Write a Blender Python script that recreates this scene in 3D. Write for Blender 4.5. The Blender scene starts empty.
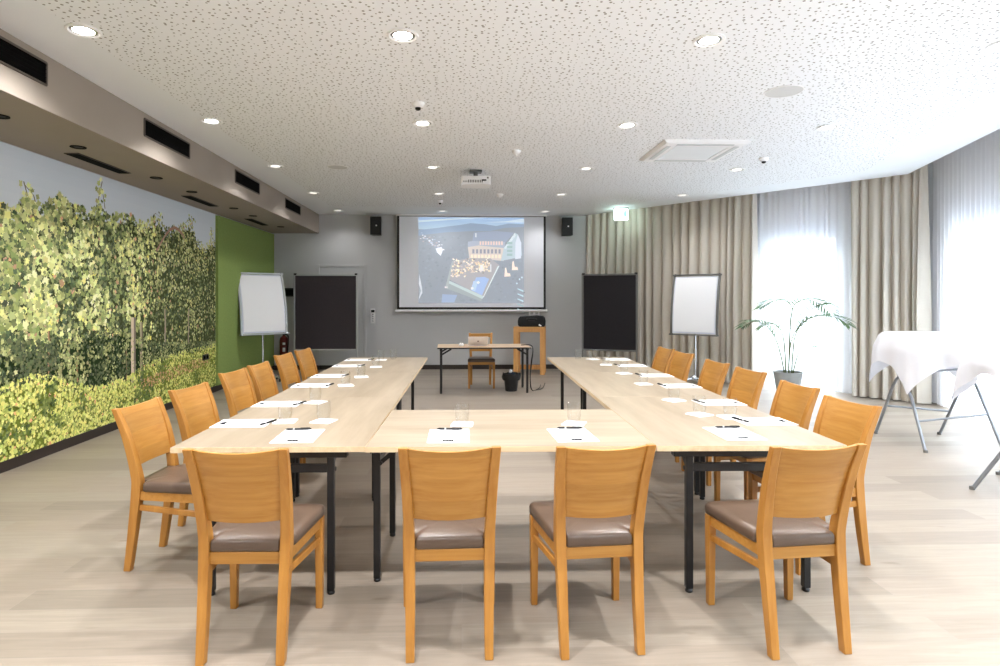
import bpy, bmesh, math, random
from mathutils import Vector, Matrix
random.seed(7)
PI = math.pi
S = bpy.context.scene
C = S.collection
CEIL = 3.13

# ------------------------------------------------------------------ helpers
def lin(c):
    def f(v):
        v /= 255.0
        return v/12.92 if v <= .04045 else ((v+.055)/1.055)**2.4
    return (f(c[0]), f(c[1]), f(c[2]), 1.0)

class MB:
    """collects geometry of one mesh"""
    def __init__(s): s.v=[]; s.f=[]; s.m=[]; s.c=[]
    def add(s, vs, fs, mi=0):
        b=len(s.v); s.v += [tuple(v) for v in vs]
        for f in fs: s.f.append([b+i for i in f]); s.m.append(mi)
    def box(s, c, d, rot=None, mi=0):
        x,y,z=[k/2 for k in d]
        vs=[Vector((a*x,b*y,e*z)) for e in (-1,1) for b in (-1,1) for a in (-1,1)]
        if rot is not None: vs=[rot @ v for v in vs]
        vs=[v+Vector(c) for v in vs]
        s.add(vs,[(0,2,3,1),(4,5,7,6),(0,1,5,4),(2,6,7,3),(0,4,6,2),(1,3,7,5)],mi)
        return s
    def bar(s, pts, mi=0):
        """rectangular section sweep along z: pts (x,y,z,sx,sy)"""
        b=len(s.v); n=len(pts)
        for x,y,z,sx,sy in pts:
            for a,e in ((-1,-1),(1,-1),(1,1),(-1,1)): s.v.append((x+a*sx/2,y+e*sy/2,z))
        fs=[(3,2,1,0),tuple(4*(n-1)+i for i in range(4))]
        for k in range(n-1):
            for i in range(4):
                j=(i+1)%4
                fs.append((4*k+i,4*k+j,4*k+4+j,4*k+4+i))
        for f in fs: s.f.append([b+i for i in f]); s.m.append(mi)
        return s
    def beam(s, p, q, w, h, mi=0, up=(0,0,1)):
        p=Vector(p);q=Vector(q);d=(q-p);L=d.length;d.normalize()
        u=Vector(up)
        if abs(d.dot(u))>.98: u=Vector((1,0,0))
        sx=d.cross(u).normalized(); uz=sx.cross(d)
        R=Matrix((d,sx,uz)).transposed()
        return s.box((p+q)/2,(L,w,h),R,mi)
    def tube(s, path, r, n=10, mi=0, cap=True):
        P=[Vector(p) for p in path]; k=len(P)
        rr=r if isinstance(r,(list,tuple)) else [r]*k
        T=[]
        for i in range(k):
            t=(P[min(i+1,k-1)]-P[max(i-1,0)])
            T.append(t.normalized())
        u=T[0].orthogonal().normalized(); b=len(s.v)
        for i in range(k):
            u=(u-T[i]*u.dot(T[i])).normalized(); w=T[i].cross(u)
            for j in range(n):
                a=2*PI*j/n; s.v.append(tuple(P[i]+(u*math.cos(a)+w*math.sin(a))*rr[i]))
        for i in range(k-1):
            for j in range(n):
                q=(j+1)%n
                s.f.append([b+i*n+j,b+i*n+q,b+(i+1)*n+q,b+(i+1)*n+j]); s.m.append(mi)
        if cap:
            s.f.append([b+j for j in range(n)][::-1]); s.m.append(mi)
            s.f.append([b+(k-1)*n+j for j in range(n)]); s.m.append(mi)
        return s
    def lathe(s, prof, n=24, c=(0,0,0), mi=0, close=False):
        b=len(s.v); k=len(prof)
        for r,z in prof:
            for j in range(n):
                a=2*PI*j/n; s.v.append((c[0]+r*math.cos(a),c[1]+r*math.sin(a),c[2]+z))
        rng=range(k) if close else range(k-1)
        for i in rng:
            i2=(i+1)%k
            for j in range(n):
                q=(j+1)%n
                s.f.append([b+i*n+j,b+i*n+q,b+i2*n+q,b+i2*n+j]); s.m.append(mi)
        if not close:
            if prof[0][0]>1e-5: s.f.append([b+j for j in range(n)][::-1]); s.m.append(mi)
            if prof[-1][0]>1e-5: s.f.append([b+(k-1)*n+j for j in range(n)]); s.m.append(mi)
        return s
    def prism(s, poly, z0, z1, mi=0):
        n=len(poly)
        vs=[(x,y,z0) for x,y in poly]+[(x,y,z1) for x,y in poly]
        fs=[tuple(range(n))[::-1],tuple(range(n,2*n))]+[(i,(i+1)%n,n+(i+1)%n,n+i) for i in range(n)]
        s.add(vs,fs,mi); return s
    def build(s, name, mats, parent=None, smooth=True, bevel=0, loc=None, rot=None, fix=True):
        me=bpy.data.meshes.new(name)
        me.from_pydata(s.v,[],s.f)
        if not isinstance(mats,(list,tuple)): mats=[mats]
        for m in mats: me.materials.append(m)
        me.polygons.foreach_set('material_index',s.m)
        if s.c:
            at=me.attributes.new('print_color','FLOAT_COLOR','FACE')
            at.data.foreach_set('color',[k for c in s.c for k in c])
        me.update()
        if fix and not s.c:
            bm=bmesh.new(); bm.from_mesh(me)
            bmesh.ops.recalc_face_normals(bm,faces=bm.faces); bm.to_mesh(me); bm.free()
        if smooth:
            me.polygons.foreach_set('use_smooth',[True]*len(me.polygons))
            me.set_sharp_from_angle(angle=math.radians(38))
        o=bpy.data.objects.new(name,me); C.objects.link(o)
        if parent is not None: o.parent=parent
        if loc is not None: o.location=loc
        if rot is not None: o.rotation_euler=rot
        if bevel:
            b=o.modifiers.new('bevel','BEVEL'); b.width=bevel; b.segments=2; b.limit_method='ANGLE'; b.angle_limit=math.radians(40)
        return o

def tag(o, label, cat, group=None, kind=None):
    o['label']=label; o['category']=cat
    if group: o['group']=group
    if kind: o['kind']=kind
    return o
def thing(name, label, cat, loc=(0,0,0), rz=0, group=None):
    o=bpy.data.objects.new(name,None); o.empty_display_size=.1; C.objects.link(o)
    o.location=loc; o.rotation_euler=(0,0,rz)
    return tag(o,label,cat,group)
def struct(o): o['kind']='structure'; return o
KIDS={}
def dup(root, loc, rz, label, rx=0, ry=0):
    r=root.copy(); C.objects.link(r); r.location=loc; r.rotation_euler=(rx,ry,rz); r['label']=label
    kids=KIDS.get(root.name)
    if kids is None: kids=KIDS[root.name]=[(k,list(k.children)) for k in root.children]
    for k,g in kids:
        c=k.copy(); C.objects.link(c); c.parent=r
        for h in g:
            d=h.copy(); C.objects.link(d); d.parent=c
    return r
def cat_rom(pts, n=4):
    out=[]
    P=[pts[0]]+list(pts)+[pts[-1]]
    for i in range(1,len(P)-2):
        p0,p1,p2,p3=P[i-1:i+3]
        for k in range(n):
            t=k/n
            out.append(tuple(.5*((2*b)+(c-a)*t+(2*a-5*b+4*c-d)*t*t+(-a+3*b-3*c+d)*t**3) for a,b,c,d in zip(p0,p1,p2,p3)))
    out.append(tuple(pts[-1])); return out
def round_poly(pts, rad, n=5):
    """pts list of (x,y), rad list; rounded corners"""
    out=[]; k=len(pts)
    for i in range(k):
        p=Vector(pts[i]); a=Vector(pts[i-1]); b=Vector(pts[(i+1)%k]); r=rad[i] if isinstance(rad,(list,tuple)) else rad
        if r<=0: out.append((p.x,p.y)); continue
        u=(a-p).normalized(); w=(b-p).normalized()
        p0=p+u*r; p1=p+w*r
        for j in range(n+1):
            t=j/n; q=p0*(1-t)**2+p*2*t*(1-t)+p1*t*t; out.append((q.x,q.y))
    return out

# ------------------------------------------------------------------ materials
def mat(name, col, rough=.5, metal=0, spec=.5, noise=0, nscale=8, bump=0, bscale=200, emit=None, estr=0, sheen=0, coat=0):
    m=bpy.data.materials.new(name); m.use_nodes=True
    nt=m.node_tree; b=nt.nodes['Principled BSDF']
    c=lin(col) if max(col)>1.001 else (*col,1)
    b.inputs['Base Color'].default_value=c
    b.inputs['Roughness'].default_value=rough; b.inputs['Metallic'].default_value=metal
    b.inputs['Specular IOR Level'].default_value=spec
    if sheen: b.inputs['Sheen Weight'].default_value=sheen
    if coat: b.inputs['Coat Weight'].default_value=coat
    tc=nt.nodes.new('ShaderNodeTexCoord')
    if noise:
        n=nt.nodes.new('ShaderNodeTexNoise'); n.inputs['Scale'].default_value=nscale; n.inputs['Detail'].default_value=4
        r=nt.nodes.new('ShaderNodeValToRGB')
        r.color_ramp.elements[0].position=.3; r.color_ramp.elements[1].position=.7
        r.color_ramp.elements[0].color=tuple(k*(1-noise) for k in c[:3])+(1,)
        r.color_ramp.elements[1].color=tuple(min(1,k*(1+noise)) for k in c[:3])+(1,)
        nt.links.new(tc.outputs['Object'],n.inputs['Vector']); nt.links.new(n.outputs['Fac'],r.inputs[0]); nt.links.new(r.outputs[0],b.inputs['Base Color'])
    if bump:
        n=nt.nodes.new('ShaderNodeTexNoise'); n.inputs['Scale'].default_value=bscale
        bp=nt.nodes.new('ShaderNodeBump'); bp.inputs['Strength'].default_value=bump; bp.inputs['Distance'].default_value=.002
        nt.links.new(tc.outputs['Object'],n.inputs['Vector']); nt.links.new(n.outputs['Fac'],bp.inputs['Height']); nt.links.new(bp.outputs[0],b.inputs['Normal'])
    if emit:
        b.inputs['Emission Color'].default_value=lin(emit) if max(emit)>1.001 else (*emit,1); b.inputs['Emission Strength'].default_value=estr
    return m

def wood(name, c0, c1, scale=(1,1,1), rough=.4, band=None, spec=.5):
    """fine grain running along the axis whose scale is smallest"""
    m=bpy.data.materials.new(name); m.use_nodes=True; nt=m.node_tree; N=nt.nodes; L=nt.links
    b=N['Principled BSDF']; b.inputs['Roughness'].default_value=rough; b.inputs['Specular IOR Level'].default_value=spec
    tc=N.new('ShaderNodeTexCoord'); oi=N.new('ShaderNodeObjectInfo')
    ad=N.new('ShaderNodeVectorMath'); ad.operation='ADD'
    L.new(tc.outputs['Object'],ad.inputs[0])
    sc=N.new('ShaderNodeVectorMath'); sc.operation='SCALE'; sc.inputs[3].default_value=7.0
    cb=N.new('ShaderNodeCombineXYZ'); 
    for i in range(3): L.new(oi.outputs['Random'],cb.inputs[i])
    L.new(cb.outputs[0],sc.inputs[0]); L.new(sc.outputs[0],ad.inputs[1])
    mp=N.new('ShaderNodeMapping'); mp.inputs['Scale'].default_value=scale; L.new(ad.outputs[0],mp.inputs['Vector'])
    n=N.new('ShaderNodeTexNoise'); n.inputs['Scale'].default_value=1; n.inputs['Detail'].default_value=7; n.inputs['Roughness'].default_value=.6; n.inputs['Distortion'].default_value=.12
    L.new(mp.outputs[0],n.inputs['Vector'])
    r=N.new('ShaderNodeValToRGB'); r.color_ramp.elements[0].position=.32; r.color_ramp.elements[1].position=.68
    r.color_ramp.elements[0].color=lin(c0); r.color_ramp.elements[1].color=lin(c1)
    L.new(n.outputs['Fac'],r.inputs[0]); out=r.outputs[0]
    if band:   # veneer strips with their own tone
        bx,ax,amt=band
        sp=N.new('ShaderNodeSeparateXYZ'); L.new(ad.outputs[0],sp.inputs[0])
        mu=N.new('ShaderNodeMath'); mu.operation='MULTIPLY'; mu.inputs[1].default_value=1/bx; L.new(sp.outputs[ax],mu.inputs[0])
        fl=N.new('ShaderNodeMath'); fl.operation='FLOOR'; L.new(mu.outputs[0],fl.inputs[0])
        wn=N.new('ShaderNodeTexWhiteNoise'); wn.noise_dimensions='1D'; L.new(fl.outputs[0],wn.inputs['W'])
        mr=N.new('ShaderNodeMapRange'); mr.inputs[3].default_value=1-amt; mr.inputs[4].default_value=1+amt; L.new(wn.outputs['Value'],mr.inputs[0])
        mx=N.new('ShaderNodeVectorMath'); mx.operation='SCALE'; L.new(out,mx.inputs[0]); L.new(mr.outputs[0],mx.inputs[3]); out=mx.outputs[0]
    L.new(out,b.inputs['Base Color'])
    bp=N.new('ShaderNodeBump'); bp.inputs['Strength'].default_value=.06; bp.inputs['Distance'].default_value=.001
    L.new(n.outputs['Fac'],bp.inputs['Height']); L.new(bp.outputs[0],b.inputs['Normal'])
    return m

M={}
M['oak']=wood('honey_oak_solid',(166,111,44),(186,132,61),(28,28,2.2),.38)
M['oak_h']=wood('honey_oak_veneer',(170,116,47),(188,137,67),(1.8,40,46),.38,(.095,2,.10))
M['light_oak']=wood('light_oak_laminate',(146,131,110),(167,152,132),(1.1,9,9),.36,(.155,1,.03),.4)
M['light_oak_edge']=wood('light_oak_edge',(206,182,146),(226,204,170),(2,30,30),.45)
M['bench_top']=wood('pale_brown_laminate',(188,160,128),(208,182,150),(2,26,26),.4)
M['lectern']=wood('golden_oak',(196,140,78),(216,164,102),(26,26,2.4),.4)
M['seat']=mat('taupe_leatherette',(94,77,65),.28,noise=.06,nscale=20,bump=.12,bscale=350)
M['black']=mat('black_powder_coat',(22,22,24),.42,spec=.5,bump=.05,bscale=600)
M['black_plastic']=mat('black_plastic',(18,18,19),.5)
M['black_fabric']=mat('black_nylon',(16,16,18),.8,bump=.3,bscale=300)
M['glide']=mat('dark_glide',(60,45,30),.6)
M['chrome']=mat('brushed_chrome',(205,208,212),.25,metal=.9)
M['grey_metal']=mat('grey_painted_steel',(138,142,148),.38,metal=.35)
M['alu']=mat('satin_aluminium',(178,180,182),.38,metal=.6)
M['alu_dark']=mat('grey_frame_aluminium',(118,118,116),.4,metal=.5)
M['paper']=mat('white_paper',(246,247,250),.85,spec=.15)
M['paper_print']=mat('dark_print',(14,14,18),.9,spec=.05)
M['board']=mat('flipchart_paper',(222,226,236),.9,spec=.1)
M['felt']=mat('anthracite_felt',(62,57,60),.95,spec=.1,noise=.06,nscale=60,bump=.3,bscale=500)
M['felt_dark']=mat('black_felt',(42,40,42),.95,spec=.1,noise=.06,nscale=60,bump=.3,bscale=500)
M['white_plastic']=mat('white_plastic',(244,244,246),.45)
M['ceil']=mat('white_ceiling_paint',(236,239,243),.9,spec=.2)
M['taupe']=mat('taupe_bulkhead_paint',(156,146,136),.85,spec=.2,noise=.02,nscale=3)
M['wall']=mat('warm_grey_wall_paint',(193,193,194),.9,spec=.2,noise=.015,nscale=2)
M['wall_w']=mat('white_wall_paint',(222,222,222),.9,spec=.2)
M['green']=mat('moss_green_felt_panel',(138,158,92),.95,spec=.1,noise=.08,nscale=40,bump=.3,bscale=400)
M['dark_base']=mat('dark_brown_baseboard',(48,40,36),.5)
M['vent']=mat('black_vent_grille',(11,10,10),.9,spec=.08)
M['red']=mat('signal_red_enamel',(98,16,18),.3,coat=.4)
M['pot']=mat('grey_fibre_pot',(165,168,168),.65,noise=.05,nscale=14)
M['soil']=mat('potting_soil',(52,40,32),.95,noise=.3,nscale=60)
M['leaf']=mat('palm_leaf',(88,120,78),.45,noise=.15,nscale=12)
M['stem']=mat('palm_stem',(92,104,66),.55,noise=.12,nscale=18)
M['cloth_white']=mat('white_table_linen',(240,240,244),.9,spec=.15,noise=.01,nscale=30,bump=.15,bscale=500)
M['win_frame']=mat('grey_window_frame',(150,158,170),.4)
M['lens']=mat('lamp_lens',(255,250,240),.4,emit=(1.0,.94,.85),estr=26)
M['lens_dim']=mat('dark_lens',(14,12,11),.5,spec=.2)
M['red_led']=mat('screen_lens',(10,10,12),.08)
M['lettering']=mat('grey_lettering',(120,122,126),.6)
M['blue_bag']=mat('dark_bin_liner',(60,70,84),.25)

def thin_glass(name, tint=(.97,.99,.98), amt=.12):
    m=bpy.data.materials.new(name); m.use_nodes=True; nt=m.node_tree; N=nt.nodes; L=nt.links
    N.remove(N['Principled BSDF']); out=N['Material Output']
    t=N.new('ShaderNodeBsdfTransparent'); t.inputs[0].default_value=(*tint,1)
    g=N.new('ShaderNodeBsdfGlossy'); g.inputs['Roughness'].default_value=.02
    lw=N.new('ShaderNodeLayerWeight'); lw.inputs[0].default_value=.18
    mr=N.new('ShaderNodeMath'); mr.operation='MULTIPLY_ADD'; mr.inputs[1].default_value=.35; mr.inputs[2].default_value=amt
    mr.use_clamp=True
    L.new(lw.outputs['Facing'],mr.inputs[0])
    mx=N.new('ShaderNodeMixShader'); L.new(mr.outputs[0],mx.inputs[0]); L.new(t.outputs[0],mx.inputs[1]); L.new(g.outputs[0],mx.inputs[2]); L.new(mx.outputs[0],out.inputs[0])
    return m
M['glass']=thin_glass('clear_glass',(.985,.99,.99),.02)
M['pane']=thin_glass('window_glass',(.97,.985,.99),.05)

def cloth(name, col, transl, transp, rough=.9):
    m=bpy.data.materials.new(name); m.use_nodes=True; nt=m.node_tree; N=nt.nodes; L=nt.links
    N.remove(N['Principled BSDF']); out=N['Material Output']
    c=lin(col)
    d=N.new('ShaderNodeBsdfDiffuse'); d.inputs[0].default_value=c
    t=N.new('ShaderNodeBsdfTranslucent'); t.inputs[0].default_value=c
    mx=N.new('ShaderNodeMixShader'); mx.inputs[0].default_value=transl
    L.new(d.outputs[0],mx.inputs[1]); L.new(t.outputs[0],mx.inputs[2]); last=mx
    tc=N.new('ShaderNodeTexCoord'); nz=N.new('ShaderNodeTexNoise'); nz.inputs['Scale'].default_value=350
    bp=N.new('ShaderNodeBump'); bp.inputs['Strength'].default_value=.12; bp.inputs['Distance'].default_value=.001
    L.new(tc.outputs['Object'],nz.inputs['Vector']); L.new(nz.outputs['Fac'],bp.inputs['Height']); L.new(bp.outputs[0],d.inputs['Normal'])
    if transp:
        tr=N.new('ShaderNodeBsdfTransparent'); m2=N.new('ShaderNodeMixShader'); m2.inputs[0].default_value=transp
        L.new(mx.outputs[0],m2.inputs[1]); L.new(tr.outputs[0],m2.inputs[2]); last=m2
    L.new(last.outputs[0],out.inputs[0]); return m
M['curtain']=cloth('beige_curtain_fabric',(212,204,192),.05,0)
M['sheer']=cloth('white_sheer_voile',(250,250,254),.24,.24)

def print_mat(name, emit=0, rough=.75):
    m=bpy.data.materials.new(name); m.use_nodes=True; nt=m.node_tree; b=nt.nodes['Principled BSDF']
    a=nt.nodes.new('ShaderNodeAttribute'); a.attribute_name='print_color'
    b.inputs['Roughness'].default_value=rough; b.inputs['Specular IOR Level'].default_value=.06
    nt.links.new(a.outputs['Color'],b.inputs['Base Color'])
    if emit:
        nt.links.new(a.outputs['Color'],b.inputs['Emission Color']); b.inputs['Emission Strength'].default_value=emit
    return m
M['mural']=print_mat('photo_wallpaper_print')
M['projected']=print_mat('projected_picture',.6,.95)

# perforated acoustic ceiling
def perforated():
    m=bpy.data.materials.new('perforated_acoustic_board'); m.use_nodes=True; nt=m.node_tree; N=nt.nodes; L=nt.links
    b=N['Principled BSDF']; b.inputs['Roughness'].default_value=.9; b.inputs['Specular IOR Level'].default_value=.2
    tc=N.new('ShaderNodeTexCoord'); v=N.new('ShaderNodeTexVoronoi'); v.voronoi_dimensions='2D'; v.inputs['Scale'].default_value=21; v.inputs['Randomness'].default_value=.85
    L.new(tc.outputs['Object'],v.inputs['Vector'])
    sp=N.new('ShaderNodeSeparateColor'); L.new(v.outputs['Color'],sp.inputs[0])
    mr=N.new('ShaderNodeMapRange'); mr.inputs[3].default_value=.08; mr.inputs[4].default_value=.19; L.new(sp.outputs[0],mr.inputs[0])
    lt=N.new('ShaderNodeMath'); lt.operation='LESS_THAN'; L.new(v.outputs['Distance'],lt.inputs[0]); L.new(mr.outputs[0],lt.inputs[1])
    mx=N.new('ShaderNodeMix'); mx.data_type='RGBA'; L.new(lt.outputs[0],mx.inputs[0])
    mx.inputs[6].default_value=lin((238,240,244)); mx.inputs[7].default_value=lin((140,137,134))
    L.new(mx.outputs[2],b.inputs['Base Color']); return m
M['perf']=perforated()

# wooden plank floor
def floor_mat():
    m=bpy.data.materials.new('grey_beige_oak_planks'); m.use_nodes=True; nt=m.node_tree; N=nt.nodes; L=nt.links
    b=N['Principled BSDF']; b.inputs['Specular IOR Level'].default_value=.28
    tc=N.new('ShaderNodeTexCoord')
    br=N.new('ShaderNodeTexBrick'); br.offset=.37; br.offset_frequency=2
    br.inputs['Scale'].default_value=1; br.inputs['Brick Width'].default_value=2.1; br.inputs['Row Height'].default_value=.19
    br.inputs['Mortar Size'].default_value=.0016; br.inputs['Mortar Smooth'].default_value=.3; br.inputs['Bias'].default_value=0
    br.inputs['Color1'].default_value=(0,0,0,1); br.inputs['Color2'].default_value=(1,1,1,1); br.inputs['Mortar'].default_value=(.5,.5,.5,1)
    L.new(tc.outputs['Object'],br.inputs['Vector'])
    r=N.new('ShaderNodeValToRGB'); cr=r.color_ramp; cr.elements[0].color=lin((140,130,118)); cr.elements[1].color=lin((156,146,133))
    e=cr.elements.new(.5); e.color=lin((154,142,129))
    L.new(br.outputs['Color'],r.inputs[0])
    sh=N.new('ShaderNodeVectorMath'); sh.operation='MULTIPLY_ADD'; L.new(br.outputs['Color'],sh.inputs[0]); sh.inputs[1].default_value=(9,5,0); L.new(tc.outputs['Object'],sh.inputs[2])
    mp=N.new('ShaderNodeMapping'); mp.inputs['Scale'].default_value=(1.8,26,1); L.new(sh.outputs[0],mp.inputs['Vector'])
    n=N.new('ShaderNodeTexNoise'); n.inputs['Scale'].default_value=1.4; n.inputs['Detail'].default_value=8; n.inputs['Roughness'].default_value=.62; n.inputs['Distortion'].default_value=.8
    L.new(mp.outputs[0],n.inputs['Vector'])
    g=N.new('ShaderNodeValToRGB'); g.color_ramp.elements[0].position=.3; g.color_ramp.elements[1].position=.68
    g.color_ramp.elements[0].color=(.84,.835,.83,1); g.color_ramp.elements[1].color=(1.06,1.06,1.06,1)
    L.new(n.outputs['Fac'],g.inputs[0])
    m1=N.new('ShaderNodeMix'); m1.data_type='RGBA'; m1.blend_type='MULTIPLY'; m1.inputs[0].default_value=1
    L.new(r.outputs[0],m1.inputs[6]); L.new(g.outputs[0],m1.inputs[7])
    # dark knots
    k=N.new('ShaderNodeTexNoise'); mk=N.new('ShaderNodeMapping'); mk.inputs['Scale'].default_value=(2.2,7,1); L.new(sh.outputs[0],mk.inputs['Vector']); L.new(mk.outputs[0],k.inputs['Vector']); k.inputs['Scale'].default_value=1.5; k.inputs['Detail'].default_value=2
    kr=N.new('ShaderNodeValToRGB'); kr.color_ramp.elements[0].position=.70; kr.color_ramp.elements[0].color=(1,1,1,1); kr.color_ramp.elements[1].position=.80; kr.color_ramp.elements[1].color=(.74,.69,.65,1)
    L.new(k.outputs['Fac'],kr.inputs[0])
    m3=N.new('ShaderNodeMix'); m3.data_type='RGBA'; m3.blend_type='MULTIPLY'; m3.inputs[0].default_value=1
    L.new(m1.outputs[2],m3.inputs[6]); L.new(kr.outputs[0],m3.inputs[7])
    m2=N.new('ShaderNodeMix'); m2.data_type='RGBA'; L.new(br.outputs['Fac'],m2.inputs[0]); L.new(m3.outputs[2],m2.inputs[6]); m2.inputs[7].default_value=lin((150,140,130))
    L.new(m2.outputs[2],b.inputs['Base Color'])
    rr=N.new('ShaderNodeMapRange'); rr.inputs[3].default_value=.34; rr.inputs[4].default_value=.50; L.new(n.outputs['Fac'],rr.inputs[0]); L.new(rr.outputs[0],b.inputs['Roughness'])
    bp=N.new('ShaderNodeBump'); bp.inputs['Strength'].default_value=.12; bp.inputs['Distance'].default_value=.002; L.new(n.outputs['Fac'],bp.inputs['Height']); L.new(bp.outputs[0],b.inputs['Normal'])
    return m
M['floor']=floor_mat()

# ------------------------------------------------------------------ room shell
XL=-3.82; YB=12.2; YF=-3.0
P0=Vector((2.47,12.2)); dA=Vector((.646,-.763)).normalized(); nA=Vector((-dA.y,dA.x))
P1=Vector((6.056,7.947)); dB=Vector((-.3126,-.95)).normalized(); nB=Vector((-dB.y,dB.x))
def A(t,off): return P0+dA*t+nA*off
def B(t,off): return P1+dB*t+nB*off
def isect(oa,ob):
    a=P0+nA*oa; b=P1+nB*ob; d=b-a
    den=dA.x*(-dB.y)+dB.x*dA.y
    t=(d.x*(-dB.y)+dB.x*d.y)/den
    p=a+dA*t; return p, t, (p-b).dot(dB)
WO=.45
pc,tc_,sc_=isect(WO,WO)
LB=5.6
pend=B(LB,WO)            # where the window wall turns parallel to the room
XR=pend.x
OUT=[(XL,YF),(XR,YF),(pend.x,pend.y),(pc.x,pc.y),tuple(A(0,WO)),(XL,YB+.35)]
b=MB(); b.prism([(XL-.2,YF-.2),(XR+.2,YF-.2),(pend.x+.25,pend.y),(pc.x+.3,pc.y),(A(0,WO).x+.3,YB+.45),(XL-.2,YB+.45)],-.1,0)
struct(b.build('floor',M['floor'],smooth=False))

# ceiling: plain border, perforated field, drop at the curtain recess
ce=isect(0,0)[0]; bend=B(LB,0)
outer=[(XL,YF),(bend.x,YF),(bend.x,bend.y),(ce.x,ce.y),(P0.x,P0.y),(XL,YB)]
ci=isect(-.62,-.62)[0]; bi=B(LB,-.62); ai=A(.9,-.62)
inner=[(-2.42,YF+.5),(bi.x,YF+.5),(bi.x,bi.y),(ci.x,ci.y),(ai.x,ai.y),(-2.42,ai.y)]
b=MB(); b.prism(outer,CEIL,CEIL+.12)
n=len(inner); b.add([(x,y,CEIL-.0006) for x,y in inner],[tuple(range(n))[::-1]],1)
RZ=CEIL+.26
b.prism([(XL,YF),(XR+.1,YF),(pend.x+.1,pend.y),(pc.x+.1,pc.y),(A(0,WO).x+.1,YB+.3),(XL,YB+.3)],RZ,RZ+.05)
struct(b.build('ceiling',[M['ceil'],M['perf']],smooth=False,fix=False))
# bulkhead on the mural side
SX=-2.88; SZ=2.745
b=MB(); b.box(((XL+SX)/2,(YF+YB)/2,(SZ+CEIL)/2),(SX-XL,YB-YF,CEIL-SZ-.001))
struct(b.build('ceiling_bulkhead',M['taupe'],smooth=False,bevel=.004))
b=MB(); b.box((XL-.1,(YF+YB)/2,RZ/2),(.2,YB-YF+.4,RZ)); struct(b.build('wall_left',M['wall'],smooth=False))
b=MB(); b.box(((XL+P0.x+.55)/2,YB+.1,RZ/2),(P0.x+.55-XL,.2,RZ)); struct(b.build('wall_back',M['wall'],smooth=False))
b=MB(); FW=[(2.0,2.9)]; s=XL  # unseen window opening added behind the camera for fill light
for a0,a1 in FW:
    wallseg_pts=[(s,YF),(a0,YF),(a0,YF-.2),(s,YF-.2)]; b.prism(wallseg_pts,0,RZ); b.prism([(a0,YF),(a1,YF),(a1,YF-.2),(a0,YF-.2)],2.62,RZ); s=a1
b.prism([(s,YF),(XR,YF),(XR,YF-.2),(s,YF-.2)],0,RZ); struct(b.build('wall_front',M['wall_w'],smooth=False))
def wallseg(b,p,q,z0,z1,nrm,th=.2):
    p=Vector(p);q=Vector(q);n=Vector(nrm)*th
    pts=[p,q,q+n,p+n]; b.prism([(v.x,v.y) for v in pts],z0,z1)
# angled wall with one tall window
W1=(3.40,4.60); WH=2.62
b=MB()
wallseg(b,A(.0,WO),A(W1[0],WO),0,RZ,nA); wallseg(b,A(W1[1],WO),A(tc_,WO),0,RZ,nA); wallseg(b,A(W1[0],WO),A(W1[1],WO),WH,RZ,nA)
struct(b.build('wall_right',M['wall_w'],smooth=False))
# window wall along the right side
WB=[(sc_+.45,1.55),(1.75,3.15),(3.35,LB-.25)]
b=MB(); s=sc_
for a0,a1 in WB:
    wallseg(b,B(s,WO),B(a0,WO),0,RZ,nB); wallseg(b,B(a0,WO),B(a1,WO),WH,RZ,nB); s=a1
wallseg(b,B(s,WO),B(LB,WO),0,RZ,nB)
WS=[(pend.y-.5,pend.y-2.2),(pend.y-2.5,pend.y-4.2)]  # unseen side windows beside the camera, added to let in more daylight
y=pend.y
for a0,a1 in WS:
    wallseg(b,(XR,y),(XR,a0),0,RZ,(1,0)); wallseg(b,(XR,a0),(XR,a1),WH,RZ,(1,0)); y=a1
wallseg(b,(XR,y),(XR,YF),0,RZ,(1,0))
struct(b.build('wall_window_side',M['wall_w'],smooth=False))
def window(idx,p,q,nrm,mull=1):
    p=Vector(p);q=Vector(q);nn=Vector(nrm); d=(q-p); Lw=d.length; d.normalize()
    root=bpy.data.objects.new('window_%d'%idx,None); C.objects.link(root); struct(root)
    root.location=(p.x+nn.x*.08,p.y+nn.y*.08,0); root.rotation_euler=(0,0,math.atan2(d.y,d.x))
    f=MB(); w=.075
    f.box((w/2,0,WH/2),(w,.08,WH)); f.box((Lw-w/2,0,WH/2),(w,.08,WH)); f.box((Lw/2,0,WH-w/2),(Lw-2*w,.08,w)); f.box((Lw/2,0,.05),(Lw-2*w,.08,.1))
    f.box((Lw/2,0,WH-.16),(Lw-2*w,.05,.17))
    for k in range(mull):
        f.box((Lw*(k+1)/(mull+1),0,WH/2-.05),(.09,.07,WH-.2))
    f.build('window_frame',M['win_frame'],root,smooth=False,bevel=.004)
    g=MB(); g.box((Lw/2,0,WH/2),(Lw-.1,.012,WH-.1)); g.build('window_pane',M['pane'],root,smooth=False)
window(1,A(W1[0],WO),A(W1[1],WO),nA,0)
for i,(a0,a1) in enumerate(WB): window(2+i,B(a0,WO),B(a1,WO),nB,1)
for i,(a0,a1) in enumerate(WS): window(5+i,(XR,a0),(XR,a1),(1,0),1)
for i,(a0,a1) in enumerate(FW): window(7+i,(a1,YF),(a0,YF),(0,-1),1)
# baseboards
b=MB(); b.box(((XL+P0.x)/2,YB-.008,.045),(P0.x-XL,.016,.09)); struct(b.build('baseboard_back',M['dark_base'],smooth=False))
b=MB(); b.box((XL+.0125,(YF+YB)/2,.045),(.025,YB-YF-.04,.09)); struct(b.build('baseboard_left',M['dark_base'],smooth=False))
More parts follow.
